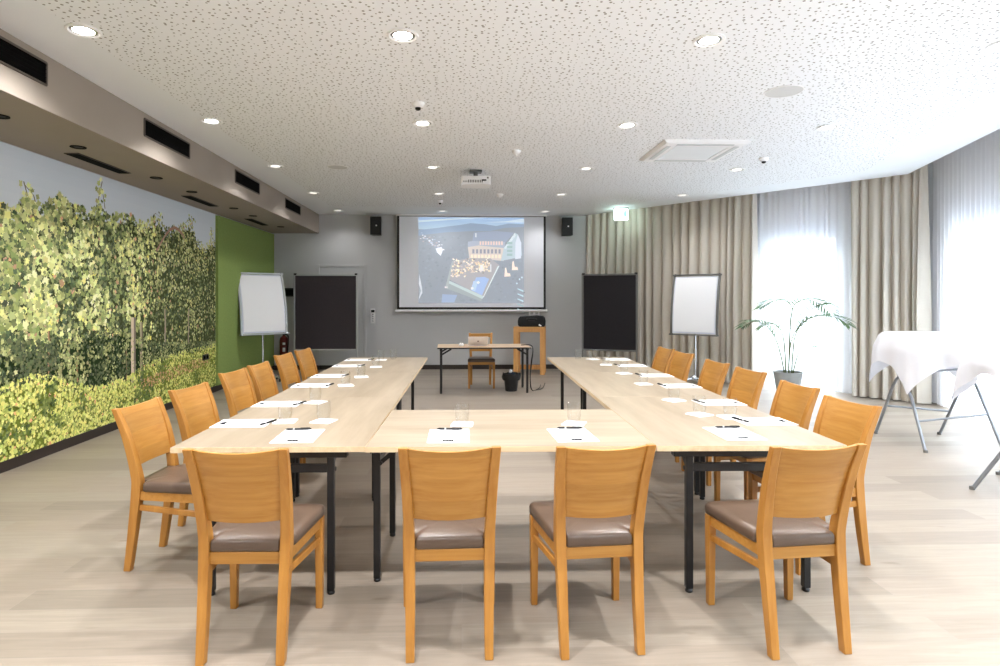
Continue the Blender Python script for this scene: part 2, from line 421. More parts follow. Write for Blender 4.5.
# flush door in the back wall
rd=bpy.data.objects.new('door_1',None); C.objects.link(rd); struct(rd)
b=MB(); b.box((-2.43,YB-.006,1.03),(.86,.012,2.05)); b.build('door_leaf',M['wall'],rd,smooth=False)
b=MB()
for x in (-2.895,-1.965): b.box((x,YB-.008,1.06),(.055,.016,2.13))
b.box((-2.43,YB-.008,2.10),(.875,.016,.05)); b.build('door_frame',M['wall'],rd,smooth=False,bevel=.002)

# ------------------------------------------------------------------ vineyard wallpaper
def interp(tab,x):
    if x<=tab[0][0]: return tab[0][1]
    for (a,u),(c,v) in zip(tab,tab[1:]):
        if x<=c: return u+(v-u)*(x-a)/(c-a)
    return tab[-1][1]
MY0,MY1=2.2,9.42; MZ0,MZ1=.09,SZ-.006
top_tab=[(2.2,2.25),(3,2.4),(3.8,2.2),(4.5,2.35),(5.07,2.235),(5.2,2.19),(5.36,2.3),(5.44,2.33),(5.6,2.28),(5.81,2.42),(6.03,2.36),(6.27,2.37),(6.42,2.42),(6.62,2.34),(7.0,2.42),(7.33,2.36),(7.57,2.47),(7.9,2.36),(8.23,2.44),(8.45,2.48),(8.62,2.5),(8.74,2.3),(9.08,2.24),(9.26,2.36),(9.42,2.36)]
und_tab=[(2.2,1.05),(5.07,1.04),(5.67,1.0),(6.27,1.05),(6.8,1.06),(7.45,.86),(8.2,.80),(9.42,.72)]
gc_tab=[(2.2,.7),(5.07,.70),(5.54,.78),(6.0,.62),(6.44,.52),(7.0,.56),(7.4,.66),(8.2,.72),(9.42,.74)]
b=MB(); cnt=[0]; rnd=random.Random(11)
def face(pts,col):
    x=.006+cnt[0]*.7e-6; cnt[0]+=1
    k=len(b.v); b.v+=[(x,min(max(p[0],MY0),MY1),min(max(p[1],MZ0),MZ1)) for p in pts]
    b.f.append(list(range(k,k+len(pts)))); b.m.append(0); b.c.append(lin(col))
# backing board
bx=MB(); bx.box((.003,(MY0+MY1)/2,(MZ0+MZ1)/2),(.006,MY1-MY0,MZ1-MZ0)); b.v+=bx.v; b.f+=bx.f; b.m+=bx.m; b.c+=[lin((150,170,190))]*6
for i in range(12):
    z0=MZ0+(MZ1-MZ0)*(.55+.45*i/12); z1=MZ0+(MZ1-MZ0)*(.55+.45*(i+1)/12); t=i/11
    face([(MY0,z0),(MY1,z0),(MY1,z1),(MY0,z1)],(240-22*t,245-18*t,248-12*t))
def strip(lo,hi,col,step=.06,jit=.03):
    y=MY0
    while y<MY1:
        y2=min(MY1,y+step); a=hi(y)+rnd.uniform(-jit,jit)
        face([(y,lo(y)),(y2,lo(y2)),(y2,a),(y,a)],col); y=y2
T=lambda y:interp(top_tab,y); U=lambda y:interp(und_tab,y); G=lambda y:interp(gc_tab,y)
strip(lambda y:MZ0,lambda y:T(y)-.10,(74,82,52)); strip(lambda y:MZ0,lambda y:U(y),(42,58,34)); strip(lambda y:MZ0,lambda y:G(y)-.05,(128,142,62))
def leaf(y,z,s,col,a=None):
    a=rnd.uniform(0,2*PI) if a is None else a; sq=rnd.uniform(.55,1.0)
    pts=[]
    for ang,r in ((0,1),(.42,.62),(.95,.95),(1.5,.6),(2.1,.85),(2.75,.5),(PI,.28),(-2.75,.5),(-2.1,.85),(-1.5,.6),(-.95,.95),(-.42,.62)):
        r*=s*rnd.uniform(.85,1.1); u=r*math.cos(ang); w=r*math.sin(ang)*sq
        pts.append((y+u*math.cos(a)-w*math.sin(a),z+u*math.sin(a)+w*math.cos(a)))
    face(pts,col)
from mathutils import noise as NZ
def nz(y,z,s): return NZ.noise(Vector((y*s,z*s,3.3)))
LIGHT=[(194,198,128),(180,186,112),(204,206,148),(170,176,104),(186,184,112),(210,204,118)]
MID=[(136,146,80),(150,158,92),(120,132,72),(156,156,98)]
DARK=[(72,86,54),(88,102,62),(60,72,48),(98,108,66)]
ODD=[(196,150,106),(170,130,98),(214,196,84)]
def vary(c,k=9):
    m=.35*c[0]+.55*c[1]+.1*c[2]; j=rnd.uniform(-k,k)
    return tuple(min(255,max(0,(v*.84+m*.16)*1.2+14+j+rnd.uniform(-4,4))) for v in c)
def lsize(y): return interp([(2.2,.060),(5.0,.056),(6.6,.046),(7.6,.034),(9.42,.024)],y)
# thin shoots above the canopy
def shoot(pts,s,nl):
    for k in range(len(pts)-1):
        (y0,z0),(y1,z1)=pts[k],pts[k+1]
        w=.006; face([(y0-w,z0),(y0+w,z0),(y1+w,z1),(y1-w,z1)],(112,104,62))
        for j in range(nl):
            t=rnd.random(); leaf(y0+(y1-y0)*t+rnd.gauss(0,.035),z0+(z1-z0)*t+rnd.gauss(0,.03),s*rnd.uniform(.6,1),vary(rnd.choice(MID+LIGHT[:3]+DARK[:1])))
shoot([(5.45,2.25),(5.40,2.36),(5.36,2.46)],.05,5); shoot([(5.36,2.44),(5.48,2.36),(5.52,2.26)],.045,5)
shoot([(6.42,2.3),(6.44,2.5),(6.50,2.68)],.05,8); shoot([(6.5,2.6),(6.55,2.4)],.045,6); shoot([(5.8,2.3),(5.83,2.44)],.05,5)
shoot([(8.15,2.36),(8.5,2.52),(8.66,2.58)],.036,7); shoot([(8.66,2.58),(8.6,2.44)],.034,6); shoot([(7.5,2.36),(7.6,2.5),(7.75,2.46)],.036,6)
shoot([(3.1,2.3),(3.2,2.55)],.05,6); shoot([(9.24,2.3),(9.27,2.40),(9.275,2.49)],.03,10)
for i in range(9000):
    y=rnd.uniform(MY0,MY1) if rnd.random()<.35 else rnd.uniform(5.0,MY1); lo,hi=U(y)-.03,T(y)
    z=lo+(hi-lo)*rnd.random()**.9
    q=nz(y,z,2.1)+.6*nz(y,z,5.5)+(z-lo)/(hi-lo)*.25-.15
    if z<lo+.22: q-=.22
    u=rnd.random()
    if u<.03: col=rnd.choice(ODD)
    elif q+rnd.gauss(0,.32)>-.05: col=rnd.choice(LIGHT if rnd.random()<.62 else MID)
    else: col=rnd.choice(DARK if rnd.random()<.7 else MID)
    if y>7.6: col=tuple(c*.86 for c in col)
    leaf(y,z,lsize(y)*rnd.uniform(.55,1.15)*(.8 if col in DARK else 1),vary(col))
# arching red-brown cane
pr=None
for k in range(14):
    t=k/13; p=(7.62+.75*t,2.02+.34*math.sin(PI*t*.75)+.02*rnd.random())
    if pr: face([(pr[0],pr[1]-.02),(p[0],p[1]-.02),(p[0],p[1]+.02),(pr[0],pr[1]+.02)],vary((150,112,92)))
    pr=p
# posts and stems
def post(y,z0,z1,w,col):
    n=6
    for k in range(n):
        a=z0+(z1-z0)*k/n; c=z0+(z1-z0)*(k+1)/n; j=rnd.uniform(-.006,.006)
        face([(y-w+j,a),(y+w*.2+j,a),(y+w*.2+j,c),(y-w+j,c)],vary(col,8)); face([(y+w*.2+j,a),(y+w+j,a),(y+w+j,c),(y+w*.2+j,c)],vary(tuple(v*.62 for v in col),8))
post(7.09,.46,1.22,.05,(176,160,134)); post(7.27,.46,1.16,.032,(150,134,108)); post(5.67,.72,1.14,.014,(160,120,84)); post(6.08,.6,1.0,.012,(150,110,74))
post(7.84,.84,1.3,.02,(150,136,110)); post(8.5,.8,1.3,.02,(140,128,104)); post(5.95,.84,1.05,.012,(150,116,84)); post(3.6,.5,1.2,.05,(176,160,134)); post(6.95,.5,.9,.01,(130,100,70))
for i in range(4200):
    y=rnd.uniform(MY0,MY1) if rnd.random()<.35 else rnd.uniform(5.0,MY1); z=rnd.uniform(G(y)-.05,U(y)+.05)
    if abs(y-7.13)<.10 and rnd.random()<.8: continue
    q=nz(y,z,3)+.5*nz(y,z,8)
    col=rnd.choice(DARK if q<.02+rnd.gauss(0,.2) else MID+LIGHT[:1]); leaf(y,z,rnd.uniform(.014,.034)*lsize(y)/.05,vary(tuple(c*.88 for c in col)))
GC=[(196,192,92),(184,188,88),(166,176,80),(206,202,108),(150,160,70)]
for i in range(6400):
    y=rnd.uniform(MY0,MY1) if rnd.random()<.3 else rnd.uniform(5.0,MY1); z=MZ0+(G(y)-MZ0)*rnd.random()
    q=nz(y,z,3.4)+.5*nz(y,z,9)
    if 7.3<y<9.2 and abs(z-(.42+.05*(y-7.3)))<.07 and rnd.random()<.6: col=rnd.choice([(188,148,96),(172,130,84)])
    elif q<-.28+rnd.gauss(0,.18): col=rnd.choice([(92,110,48),(116,128,56),(64,82,40)])
    else: col=rnd.choice(GC)
    if rnd.random()<.02: col=(204,150,98)
    leaf(y,z,rnd.uniform(.014,.028)*interp([(2,1.25),(5,1.2),(9.4,.75)],y),vary(col))
tag(b.build('wall_mural',M['mural'],smooth=False,loc=(XL,0,0)),'large photo mural of a sunlit vineyard covering the left wall','mural')
b=MB(); b.box((XL+.024,(9.43+YB)/2,(.09+SZ-.02)/2),(.046,YB-9.43-.004,SZ-.11))
tag(b.build('wall_panel',M['green'],smooth=False,bevel=.004),'moss green felt panel on the left wall beyond the mural','panel')
t=thing('wall_socket','small black socket plate low on the vineyard mural','socket',(XL+.0205,9.02,.57))
b=MB(); b.box((.006,0,0),(.012,.2,.085)); b.build('plate',M['black_plastic'],t,bevel=.003)
for y in (-.05,.05):
    b=MB(); b.tube([(.012,y,0),(.0135,y,0)],.026,14); b.build('outlet',M['vent'],t)

# ------------------------------------------------------------------ bulkhead fittings
t0=thing('air_vent','','air vent',(SX,0,2.995),0,'black air vents along the bulkhead face')
b=MB(); Lv=.90; hv=.155
b.box((.004,0,hv/2),(.012,Lv,.014)); b.box((.004,0,-hv/2),(.012,Lv,.014)); b.box((.004,Lv/2,0),(.012,.014,hv)); b.box((.004,-Lv/2,0),(.012,.014,hv))
b.build('frame',mat('brown_vent_frame',(84,74,66),.5),t0,bevel=.002)
b=MB(); b.box((.001,0,0),(.004,Lv-.01,hv-.01)); b.build('grille',M['vent'],t0)
b=MB()
for k in range(5): b.box((.006,0,-.055+k*.0275),(.006,Lv-.02,.005))
b.build('slat',M['vent'],t0)
vy=[(3.81,'nearest the camera, cut by the photo edge'),(5.99,'second from the camera'),(8.17,'third from the camera'),(10.33,'farthest from the camera')]
for i,(y,w) in enumerate(vy):
    lab='black air vent in the bulkhead face, '+w
    if i==0: t0.location=(SX,y,2.995); t0['label']=lab
    else: dup(t0,(SX,y,2.995),0,lab)
t0=thing('slot_diffuser','','air vent',(-3.5,5.9,SZ),0,'slot diffusers under the bulkhead')
b=MB(); b.box((0,0,-.004),(.13,.86,.008)); b.build('frame',mat('dark_slot_frame',(60,52,46),.5),t0,bevel=.002)
b=MB(); b.box((0,0,-.0095),(.108,.835,.003)); b.build('slot',M['vent'],t0)
for i,(y,w) in enumerate([(5.93,'nearest the camera'),(8.17,'middle of three'),(10.38,'farthest from the camera')]):
    lab='black slot diffuser under the bulkhead beside the mural, '+w
    if i==0: t0.location=(-3.5,y,SZ); t0['label']=lab
    else: dup(t0,(-3.5,y,SZ),0,lab)
t0=thing('recessed_spotlight','','spotlight',(-3.3,4.4,SZ),0,'unlit spotlights under the bulkhead')
b=MB(); b.lathe([(.036,0),(.062,0),(.064,-.004),(.060,-.008),(.046,-.007),(.036,-.003)],20,close=True); b.build('ring',mat('dark_brown_ring',(20,17,15),.8,spec=.15),t0)
b=MB(); b.lathe([(.0,-.003),(.045,-.003)],20); b.build('lamp',M['lens_dim'],t0)
for i,(y,w) in enumerate([(4.40,'first from the camera'),(5.28,'second from the camera'),(6.60,'third from the camera'),(7.45,'fourth from the camera'),(8.80,'fifth from the camera'),(9.60,'sixth from the camera'),(11.05,'last before the back wall')]):
    lab='dark unlit spotlight under the bulkhead, '+w
    if i==0: t0.location=(-3.3,y,SZ); t0['label']=lab
    else: dup(t0,(-3.3,y,SZ),0,lab)

# ------------------------------------------------------------------ ceiling fittings
ROW_W=(104,78,44,40,16,165,160)
t0=thing('ceiling_downlight','','downlight',(0,0,CEIL),0,'lit ceiling downlights')
b=MB(); b.lathe([(.078,0),(.100,0),(.103,-.004),(.098,-.010),(.086,-.011),(.079,-.005)],28,close=True); b.build('ring',M['white_plastic'],t0)
b=MB(); b.lathe([(.079,-.003),(.064,-.0065),(.060,-.0055)],28); b.build('reflector',M['chrome'],t0)
lens_me={}
for j,e in enumerate((26,14,1.1,.8,.7)):
    b=MB(); b.lathe([(.0,-.007),(.05,-.0068),(.062,-.0055)],28); o=b.build('lens',mat('lamp_lens_row',(255,250,240),.4,emit=(1.0,.95,.88),estr=e),t0); lens_me[j]=o.data
    if j: bpy.data.objects.remove(o)
lens_o=[c for c in t0.children if c.name.startswith('lens')][0]
def lamp(j):
    d=bpy.data.lights.new('downlight_lamp','SPOT'); d.energy=ROW_W[j]; d.color=(1.0,.99,.985); d.spot_size=math.radians(148); d.spot_blend=.9; d.shadow_soft_size=.06; return d
DL=[]
rows=['front row','second row','third row','fourth row','back row']; cols=['nearest the mural','left of centre','right of centre','nearest the curtains']
k=0
for j,y in enumerate((3.86,5.79,7.74,9.69,11.62)):
    for i,x in enumerate((-2.38,-.38,1.61,3.6)):
        if j==4 and i==3: continue
        lab='lit round ceiling downlight, %s from the camera, %s'%(rows[j],cols[i])
        if k==0: t0.location=(x,y,CEIL); t0['label']=lab; r=t0
        else: r=dup(t0,(x,y,CEIL),0,lab)
        for c in r.children:
            if c.name.startswith('lens'): c.data=lens_me[j]
        DL.append((r,j)); k+=1
for r,j in DL:
    lo=bpy.data.objects.new('lamp',lamp(j)); C.objects.link(lo); lo.parent=r; lo.location=(0,0,-.03)
# unseen lamps added over the camera at the grid spacing, to brighten the front
for j,y in ((5,1.93),(6,0.0)):
    for x in (-2.38,-.38,1.61):
        lo=bpy.data.objects.new('lamp',lamp(j)); C.objects.link(lo); lo.location=(x,y,CEIL-.02)
for lab,x,y,r in [('large flat round white loudspeaker in the ceiling near the camera',2.62,4.80,.15),('small flat round loudspeaker in the ceiling left of the projector',-1.6,7.78,.13)]:
    t=thing('ceiling_speaker',lab,'loudspeaker',(x,y,CEIL),0,'flat ceiling loudspeakers')
    b=MB(); b.lathe([(r-.008,0),(r,0),(r+.002,-.004),(r-.003,-.007),(r-.008,-.006)],40,close=True); b.build('rim',M['white_plastic'],t)
    b=MB(); b.lathe([(.0,-.005),(r-.007,-.004)],40); b.build('grille',mat('speaker_mesh',(206,206,206),.7,noise=.05,nscale=400),t)
# cassette air conditioner
t=thing('ceiling_cassette','square white cassette air conditioner in the ceiling','air conditioner',(2.62,6.75,CEIL))
b=MB(); H=.47
pr=[(H,0),(H,-.012),(H-.03,-.034),(.30,-.036),(.30,-.02)]
for (r0,z0),(r1,z1) in zip(pr,pr[1:]):
    q0=[(-r0,-r0,z0),(r0,-r0,z0),(r0,r0,z0),(-r0,r0,z0)]; q1=[(-r1,-r1,z1),(r1,-r1,z1),(r1,r1,z1),(-r1,r1,z1)]
    b.add(q0+q1,[(i,(i+1)%4,4+(i+1)%4,4+i) for i in range(4)])
b.build('fascia',M['white_plastic'],t,smooth=False)
b=MB(); b.box((0,0,-.022),(.60,.60,.006))
for k in range(15): b.box((0,-.27+k*.0386,-.030),(.57,.012,.010))
b.build('intake_grille',mat('grille_grey_white',(232,234,236),.6),t,smooth=False)
for a in range(4):
    R=Matrix.Rotation(a*PI/2,3,'Z'); b=MB(); b.box(R@Vector((.375,0,-.0375)),(.05,.62,.005) if a%2==0 else (.62,.05,.005)); b.build('louver',mat('louver_white',(205,208,210),.5),t)
# detectors
for lab,x,y,r,dk in [('white smoke detector with dark lens on the ceiling, nearest the camera',-.38,5.2,.055,1),('small white round sensor on the ceiling between projector and camera',.62,6.85,.05,0),
      ('white motion sensor with dark lens on the ceiling near the curtains',3.63,7.1,.055,1),('white round sensor on the ceiling just right of the projector',.61,9.7,.06,0),('small white sensor on the ceiling above the screen',-.38,10.4,.05,1)]:
    t=thing('ceiling_sensor',lab,'sensor',(x,y,CEIL),0,'small sensors on the ceiling')
    b=MB(); b.lathe([(r,0),(r,-.012),(r*.86,-.03),(r*.5,-.042)],24); b.build('housing',M['white_plastic'],t)
    b=MB(); b.lathe([(r*.46,-.04),(r*.44,-.055),(r*.25,-.064),(0,-.066)],18); b.build('sensor_lens',M['lens_dim'] if dk else M['white_plastic'],t)
# projector
t=thing('ceiling_projector','white video projector hanging from the ceiling','projector',(.18,7.95,CEIL),math.radians(2))
b=MB(); b.box((0,0,-.012),(.16,.16,.024)); b.tube([(0,0,-.02),(0,0,-.085)],.028,16); b.box((0,0,-.088),(.2,.14,.012)); b.build('ceiling_mount',M['alu_dark'],t,bevel=.002)
b=MB(); poly=round_poly([(-.19,-.15),(.19,-.15),(.19,.15),(-.19,.15)],.03)
b.prism(poly,-.205,-.095); b.build('housing',M['white_plastic'],t,bevel=.006)
b=MB(); b.tube([(.12,.149,-.15),(.12,.165,-.15)],.04,20); b.build('lens_ring',M['black_plastic'],t)
b=MB(); b.tube([(.12,.165,-.15),(.12,.167,-.15)],.03,20); b.build('projection_lens',M['red_led'],t)
b=MB()
for k in range(9): b.box((-.10+k*.022,-.1505,-.165),(.010,.003,.034))
b.box((.10,-.1505,-.15),(.06,.003,.02)); b.box((.15,-.1505,-.118),(.02,.003,.02)); b.build('rear_connectors',M['black_plastic'],t)
b=MB()
for k,w in enumerate((.012,.008,.012,.010)): b.box((-.165+k*.015,-.1508,-.168),(w,.002,.012))
b.build('lettering',M['lettering'],t)

# ------------------------------------------------------------------ back wall things
t=thing('projection_screen','pulled-down projection screen with a projected aerial hotel picture on the back wall','projection screen',(.195,YB-.10,0))
x0,x1,z0,z1=-1.455,1.455,1.26,3.085
b=MB(); b.box((0,0,(z0+z1)/2),(x1-x0,.003,z1-z0)); b.build('screen_fabric',mat('screen_white',(240,242,250),.95,spec=.05),t,smooth=False)
b=MB()
for x in (x0-.022,x1+.022): b.box((x,-.001,(z0+z1)/2-.012),(.044,.004,z1-z0+.07))
b.box((0,-.001,z0-.024),(x1-x0,.004,.048)); b.box((0,-.001,z1+.012),(x1-x0,.004,.024)); b.build('black_border',M['black_plastic'],t,smooth=False)
b=MB(); b.tube([(x0-.075,0,z0-.07),(x1+.075,0,z0-.07)],.024,16); b.build('bottom_bar',M['white_plastic'],t)
b=MB(); b.box((0,.01,3.113),(x1-x0+.12,.07,.032)); b.build('housing',M['white_plastic'],t,bevel=.004)
# projected picture (crop coordinates of the picture: 1000 x 653 units over 150 x 98)
b=MB(); cn=[0]
def uv(u,v): return (u*.003024-1.44,3.152-v*.003017)
def pf(pts,col):
    y=-.0025-cn[0]*1.2e-6; cn[0]+=1; k=len(b.v)
    b.v+=[(uv(*p)[0],y,uv(*p)[1]) for p in pts]; b.f.append(list(range(k,k+len(pts)))); b.m.append(0); b.c.append(lin(tuple(min(255,max(0,m_+(k_-d_)*.62)) for k_,d_,m_ in zip(col,(118,130,148),(141,147,156)))))
def rect(u0,v0,u1,v1,col): pf([(u0,v0),(u0,v1),(u1,v1),(u1,v0)],col)
rect(122,28,825,600,(122,134,152))
for i in range(8): rect(122,28+i*10,825,38+i*10,(132+4*i,172+3*i,222))
pf([(122,48),(122,62),(400,40),(560,34),(420,30)],(190,216,238)); pf([(560,60),(700,52),(825,34),(825,60)],(186,210,236))
pf([(122,112),(122,600),(825,600),(825,70),(720,68),(640,84),(560,72),(470,66),(400,78),(320,88),(240,100)],(112,138,172))
pf([(122,150),(122,600),(825,600),(825,90),(700,96),(600,118),(450,120),(300,128)],(118,130,148))
r2=random.Random(5)
for i in range(420):
    u=r2.uniform(128,820);v=r2.uniform(150,596);s=r2.uniform(5,13); q=r2.uniform(-12,10)
    pf([(u-s,v),(u,v+s*.8),(u+s,v),(u,v-s*.8)],(116+q,130+q,148+q))
# village houses left
for i in range(46):
    u=r2.gauss(215,36);v=170+(u-170)*.55+r2.gauss(0,14);s=r2.uniform(2.5,7)
    if u<125: continue
    pf([(u-s,v+s*.5),(u+s,v+s*.7),(u+s,v-s*.5),(u-s,v-s*.7)],r2.choice([(196,206,222),(228,230,238),(160,150,156),(150,168,196)]))
pf([(235,235),(275,225),(285,245),(270,285),(245,262)],(220,228,240))
# hotel: facade, roof, gable wing
pf([(450,225),(460,300),(690,318),(700,232),(520,212)],(202,192,188)); pf([(450,190),(520,180),(700,188),(698,232),(520,214),(450,226)],(152,164,188))
pf([(490,128),(480,185),(705,192),(760,128),(640,118)],(128,144,174)); pf([(690,232),(672,318),(760,300),(812,282),(806,196),(785,140),(764,128)],(168,190,206)); pf([(764,128),(690,232),(702,240),(770,150)],(204,218,228))
pf([(768,196),(785,140),(808,196),(806,300),(766,306)],(200,212,232)); pf([(500,132),(508,132),(508,160),(500,160)],(214,220,228))
for k in range(9): rect(528+k*18,186,540+k*18,212,(226,198,190))
for k in range(8): rect(480+k*25,240,494+k*25,268,(120,124,146))
for k in range(9): rect(470+k*23,276,486+k*23,300,(240,222,200))
for k in range(4): rect(712+k*0,190+k*26,748,206+k*26,(132,170,176))
# terrace and guests
pf([(355,318),(322,440),(560,560),(660,345),(600,300),(470,300)],(150,150,160))
for i in range(260):
    a=r2.random();c=r2.random(); u=350+a*255-c*15;v=305+a*10+c*(60+ (1-a)*70)+r2.gauss(0,10);s=r2.uniform(3,9)
    pf([(u-s,v),(u,v+s),(u+s,v),(u,v-s*.8)],r2.choice([(244,226,188),(232,206,160),(250,240,220),(206,186,170),(120,112,110),(170,160,166),(226,214,210)]))
# pool, deck edge, lights
pf([(505,428),(470,512),(545,548),(592,438),(560,424)],(138,172,228)); pf([(488,452),(470,512),(500,520),(520,452)],(168,200,244))
pf([(508,462),(520,452),(532,462),(520,474)],(236,244,250)); pf([(468,498),(482,490),(492,502),(478,512)],(226,236,248)); rect(600,340,607,392,(220,226,234)); pf([(532,345),(552,345),(556,384),(528,384)],(238,232,230))
pf([(322,448),(318,466),(545,572),(560,556)],(176,198,204)); pf([(318,466),(300,500),(540,588),(545,572)],(136,152,160)); pf([(545,572),(556,560),(662,350),(650,352)],(206,222,228)); pf([(352,320),(345,320),(300,494),(318,498)],(150,164,170)); rect(296,488,318,500,(232,222,226))
for u,v in ((712,395),(762,352)): pf([(u-18,v+28),(u+24,v+26),(u+20,v+6),(u+2,v+4),(u-6,v-34),(u-14,v-30)],(244,226,214))
pf([(128,405),(124,470),(138,516),(122,580),(148,532),(146,500)],(206,216,230)); pf([(280,540),(380,545),(360,595),(275,596)],(130,156,196))
for k in range(5):
    v=500+k*34; pf([(782,v),(822,v+14),(822,v+26),(782,v+8)],(170,204,220))
for u,v in ((778,468),(796,440),(812,428)): pf([(u-6,v),(u,v+8),(u+6,v),(u,v-8)],(190,214,230))
b.build('projected_picture',M['projected'],t,smooth=False)

for lab,x in (('black loudspeaker on the back wall, left of the projection screen',-1.71),('black loudspeaker on the back wall, right of the projection screen',2.11)):
    t=thing('wall_speaker',lab,'loudspeaker',(x,YB,2.88),0,'black wall loudspeakers')
    b=MB(); b.prism(round_poly([(-.11,-.26),(.11,-.26),(.09,-.06),(-.09,-.06)],.015),-.18,.18); b.build('cabinet',M['black_plastic'],t,bevel=.004)
    b=MB(); b.box((0,-.263,0),(.19,.006,.33)); b.build('grille',mat('speaker_grille',(28,28,30),.7,bump=.4,bscale=400),t,bevel=.002)
    b=MB(); b.tube([(.015,-.266,0),(.015,-.269,0)],.016,14); b.build('badge',M['white_plastic'],t)
    b=MB(); b.box((0,-.035,0),(.06,.07,.1)); b.build('bracket',M['black'],t)
t=thing('wall_controller','narrow white control panel with small display on the back wall','control panel',(-1.80,YB,1.08))
b=MB(); b.box((0,-.01,0),(.095,.02,.3)); b.build('plate',M['white_plastic'],t,bevel=.003)
b=MB(); b.box((0,-.0215,.10),(.07,.003,.05)); b.build('display',M['red_led'],t)
b=MB()
for k in range(4): b.box((0,-.022,.035-k*.045),(.026,.004,.022))
b.build('button',M['lettering'],t,bevel=.001)
t=thing('wall_box','small black box on the back wall behind the left pinboard','box',(-3.42,YB,1.56))
b=MB(); b.box((0,-.03,0),(.26,.06,.17)); b.build('body',M['black_plastic'],t,bevel=.006); b=MB(); b.box((0,-.062,0),(.20,.004,.11)); b.build('cover',M['vent'],t,bevel=.001)
t=thing('connection_plate','white wall plate just above the black bag','wall plate',(1.47,YB,1.135))
b=MB(); b.box((0,-.008,0),(.22,.016,.10)); b.build('plate',M['white_plastic'],t,bevel=.003); b=MB(); b.box((-.05,-.018,0),(.055,.004,.05)); b.box((.05,-.018,0),(.055,.004,.05)); b.build('socket',mat('socket_grey',(200,200,200),.5),t)
# fire extinguisher
t=thing('fire_extinguisher','red fire extinguisher against the back wall behind the left flipchart','fire extinguisher',(-3.55,YB-.11,0))
b=MB(); b.lathe([(0,.0),(.07,.005),(.082,.03),(.082,.60),(.07,.66),(.03,.69),(.024,.71),(0,.71)],20); b.build('cylinder',M['red'],t)
b=MB(); b.lathe([(.026,.70),(.026,.74),(0,.745)],12); b.beam((-.02,0,.75),(.07,0,.79),.02,.01); b.beam((-.02,0,.73),(.07,0,.73),.02,.01); b.build('valve',M['black_plastic'],t)
b=MB(); b.tube(cat_rom([(.03,-.01,.72),(.09,-.03,.70),(.10,-.05,.56),(.09,-.06,.36)],5),.011,8); b.build('hose',M['black_plastic'],t)
b=MB(); b.box((0,.094,.4),(.05,.024,.3)); b.build('bracket',M['black'],t)
b=MB(); b.box((.025,-.082,.42),(.05,.003,.08)); b.box((.025,-.082,.54),(.05,.003,.04)); b.build('label_sticker',M['paper'],t)

# ------------------------------------------------------------------ pinboards and flipcharts
def pinboard(loc,rz,w,h,zb,felt,frame,lab):
    t=thing('pinboard',lab,'pinboard',loc,rz,'mobile pinboards')
    b=MB(); b.box((0,0,zb+h/2),(w-.04,.022,h-.04)); b.build('felt_panel',felt,t)
    b=MB(); b.box((0,0,zb+h-.015),(w,.034,.03)); b.box((0,0,zb+.015),(w,.034,.03)); b.build('rail',frame,t,bevel=.003)
    for s in (-1,1):
        b=MB(); b.box((s*(w/2-.005),0,(zb+h)/2+.04),(.032,.036,zb+h-.06)); l=b.build('post',frame,t,bevel=.004)
        b=MB(); b.beam((s*(w/2-.005),-.24,.03),(s*(w/2-.005),.24,.03),.04,.03)
        for y in (-.23,.23): b.lathe([(0,0),(.022,0),(.022,.02),(0,.02)],12,(s*(w/2-.005),y,0))
        b.build('foot',M['black'],l,bevel=.003)
    for s in (-1,1):
        b=MB(); b.box((s*(w/2-.02),0,zb+h),(.05,.04,.035)); b.build('corner_cap',M['black_plastic'],t,bevel=.004)
    return t
pinboard((-2.55,11.33,0),0,1.17,1.43,.46,M['felt'],M['alu'],'dark grey pinboard in silver frame standing before the door')
pinboard((2.70,10.92,0),math.atan2(-.35,.92),.99,1.42,.47,M['felt_dark'],M['alu_dark'],'black pinboard standing at the left end of the beige curtain')
